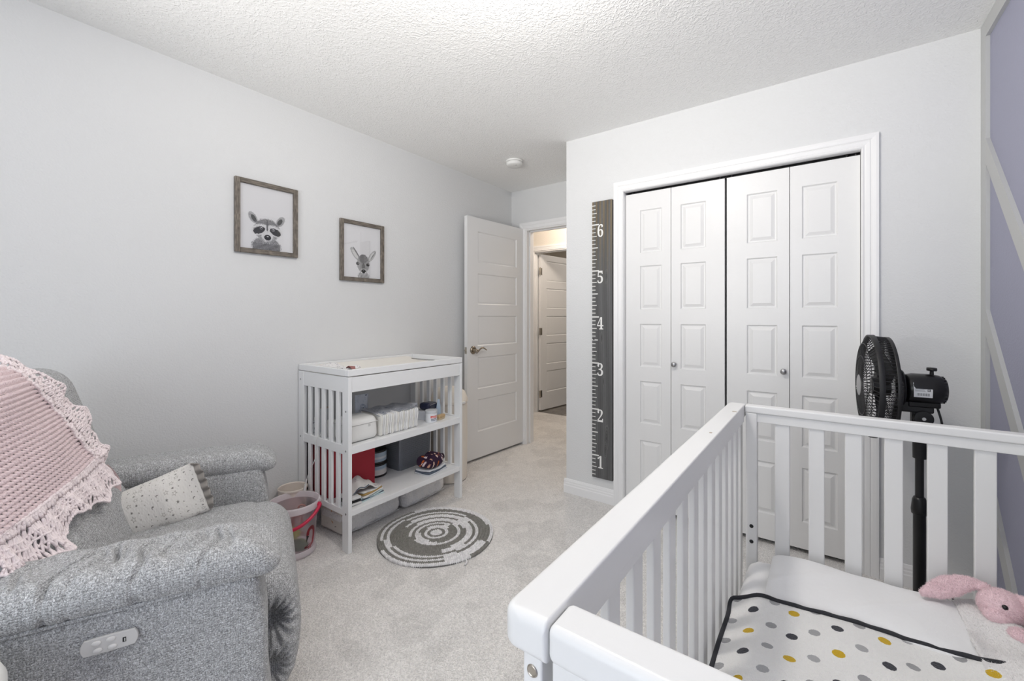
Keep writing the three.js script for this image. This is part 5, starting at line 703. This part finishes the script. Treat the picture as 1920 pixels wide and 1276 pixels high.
// ------------------------------------------------------------------ pedestal fan
{
  const f = thing('pedestal_fan', 'black pedestal fan with a round wire cage behind the crib', 'fan', [2.769, 0, 0.436], Math.atan2(-0.995, 0.1)), K = M.black, HY = 0.952;
  mesh('base', lathe([[0, 0], [0.19, 0], [0.195, 0.006], [0.19, 0.016], [0.1, 0.03], [0.035, 0.045], [0.024, 0.08], [0, 0.08]], 56), M.blackMatt, f);
  mesh('pole', [cyl(0.0185, 0.0185, 0.46, 28).translate(0, 0.27, 0)], K, f); mesh('pole', cyl(0.0125, 0.0125, 0.24, 24).translate(0, 0.6, 0), M.blackMatt, f);
  mesh('clamp', lathe([[0.0185, 0.482], [0.0235, 0.484], [0.0245, 0.5], [0.021, 0.536], [0.0165, 0.546], [0.0125, 0.546]], 32), K, f, 'height clamp collar');
  mesh('collar', [lathe([[0.0125, 0.69], [0.0195, 0.692], [0.02, 0.74], [0.019, 0.79], [0.012, 0.8], [0, 0.8]], 30), box(-0.009, 0.009, 0.7, 0.732, -0.03, -0.018, 0.003)], M.blackMatt, f);
  const neck = mesh('neck', [box(-0.017, 0.017, 0.79, 0.9, -0.022, 0.024, 0.006, 3), box(-0.026, 0.026, 0.865, 0.905, -0.035, 0.06, 0.006, 3)], M.blackMatt, f);
  const kn = mesh('tilt_knob', lathe([[0, 0], [0.027, 0], [0.0285, 0.003], [0.0285, 0.011], [0.026, 0.014], [0, 0.0145]], 36).rotateZ(-Math.PI / 2).translate(0.018, 0.845, -0.005), M.blackMatt, f); mesh('screw', cyl(0.0055, 0.006, 0.003, 18).rotateZ(-Math.PI / 2).translate(0.0335, 0.845, -0.005), mat(0xd8d8d8, 0.3), kn, 'silver screw');
  const mo = mesh('motor_housing', lathe([[0, -0.1], [0.02, -0.1], [0.042, -0.092], [0.053, -0.07], [0.0565, -0.04], [0.0565, 0.03], [0.053, 0.045], [0.05, 0.062], [0, 0.062]], 48).rotateX(Math.PI / 2).translate(0, HY, 0), K, f);
  mesh('vent_ribs', Array.from({ length: 20 }, (_, i) => { const a = i / 20 * Math.PI * 2; return box(-0.0018, 0.0018, 0.03, 0.0495, -0.088, -0.072, 0.0008, 1).rotateZ(a).translate(0, HY, 0); }), M.blackMatt, mo);
  mesh('skirt', box(-0.03, 0.03, HY - 0.066, HY - 0.045, -0.07, 0.05, 0.006, 3), K, mo);
  const kb = mesh('oscillation_knob', [cyl(0.007, 0.008, 0.018, 18).translate(0, HY + 0.062, -0.045), lathe([[0, 0], [0.018, 0], [0.0195, 0.004], [0.0185, 0.011], [0, 0.012]], 24).translate(0, HY + 0.069, -0.045)], M.blackMatt, f);
  const lab = canvasTex(256, 208, (c) => { c.fillStyle = '#dfe0e2'; c.fillRect(0, 0, 256, 208); c.fillStyle = '#8a8d93'; for (let i = 0; i < 4; i++) c.fillRect(14, 14 + i * 15, 150 + (i * 37) % 45, 5); for (let i = 0; i < 4; i++) c.fillRect(14, 84 + i * 12, 160 - (i * 31) % 40, 5); c.fillStyle = '#4d4f55'; c.fillRect(184, 88, 48, 34); c.fillStyle = '#dfe0e2'; c.font = 'bold 24px sans-serif'; c.fillText('ETL', 187, 113); c.fillStyle = '#3b3c40'; for (let x = 40; x < 214; x += 7) c.fillRect(x, 148, 1 + (x * 13 % 5), 38); });
  mesh('label', sheet(10, 2, (u, v) => { const a = 0.60 - 0.92 * (1 - v), r = 0.0584; return [r * Math.cos(a), HY + r * Math.sin(a) - 0.006, 0.038 - 0.068 * u]; }), new THREE.MeshPhysicalMaterial({ map: lab, roughness: 0.45, side: THREE.DoubleSide }), mo, 'white printed label with a bar code');
  // cage
  const RR = 0.194, wires = [], back = [], n1 = 88;
  for (let i = 0; i < n1; i++) { const a = i / n1 * Math.PI * 2, c = Math.cos(a), s = Math.sin(a), P = (r, z) => [r * c, HY + r * s, z]; wires.push(rod(P(RR, 0.19), P(RR - 0.006, 0.128), 0.0019, 5), rod(P(RR - 0.006, 0.128), P(0.06, 0.072), 0.0017, 5)); }
  mesh('rear_grille', wires, M.blackMatt, f);
  const ringG = (r, z0, z1, t) => lathe([[r - t, z0], [r, z0], [r, z1], [r - t, z1], [r - t, z0]], 96).rotateX(Math.PI / 2).translate(0, HY, 0);
  mesh('rim', ringG(RR + 0.005, 0.178, 0.2, 0.007), M.blackMatt, f); mesh('rear_ring', [ringG(RR - 0.003, 0.118, 0.132, 0.004), ringG(0.066, 0.066, 0.075, 0.02)], M.blackMatt, f);
  const fr = []; for (let i = 0; i < 72; i++) { const a = i / 72 * Math.PI * 2, P = (r, z, o = 0) => [r * Math.cos(a + o), HY + r * Math.sin(a + o), z]; fr.push(rod(P(RR - 0.002, 0.198), P(RR - 0.03, 0.219, 0.03), 0.0016, 5), rod(P(RR - 0.03, 0.219, 0.03), P(0.04, 0.237, 0.16), 0.0016, 5)); } fr.push(new THREE.TorusGeometry(0.115, 0.0018, 6, 80).translate(0, HY, 0.2285), new THREE.TorusGeometry(RR - 0.03, 0.0018, 6, 96).translate(0, HY, 0.219));
  mesh('front_grille', fr, M.blackMatt, f); mesh('hub_badge', lathe([[0, 0.242], [0.034, 0.241], [0.043, 0.237], [0.046, 0.232], [0, 0.232]], 44).rotateX(Math.PI / 2).translate(0, HY, 0), mat(lin(0.33, 0.33, 0.34), 0.35), f, 'grey round hub badge');
  for (let k = 0; k < 5; k++) mesh('blade', sheet(12, 8, (u, v) => { const r = 0.03 + 0.14 * u, a = k / 5 * Math.PI * 2 + (0.15 + 0.75 * v) * (0.75 + 0.25 * u) + 0.25 * u; return [r * Math.cos(a), HY + r * Math.sin(a), 0.135 + 0.04 * v * (0.6 + 0.4 * u)]; }, 0.002), M.blackMatt, f);
  mesh('blade_hub', cyl(0.033, 0.036, 0.07, 30).rotateX(Math.PI / 2).translate(0, HY, 0.15), K, f);
  for (const o of f.children) if (/grille|rim|ring|badge|blade|motor|oscill/.test(o.name)) o.traverse((q) => q.isMesh && q.geometry.scale(1, 1, 0.75));
  mesh('cord', tube([[0, HY - 0.05, -0.045], [0.01, 0.82, -0.06], [0.01, 0.55, -0.058], [0.01, 0.36, -0.058], [0.01, 0.22, -0.083], [0.01, 0.08, -0.13], [-0.05, 0.006, -0.19], [-0.2, 0.005, -0.2], [-0.36, 0.006, -0.17]], 0.0036, 80, 8), M.blackMatt, f, 'black power cord');
}

scene.traverse((o) => { if (o.isMesh) { o.castShadow = o.castShadow !== false; o.receiveShadow = true; } });
renderer.render(scene, camera);
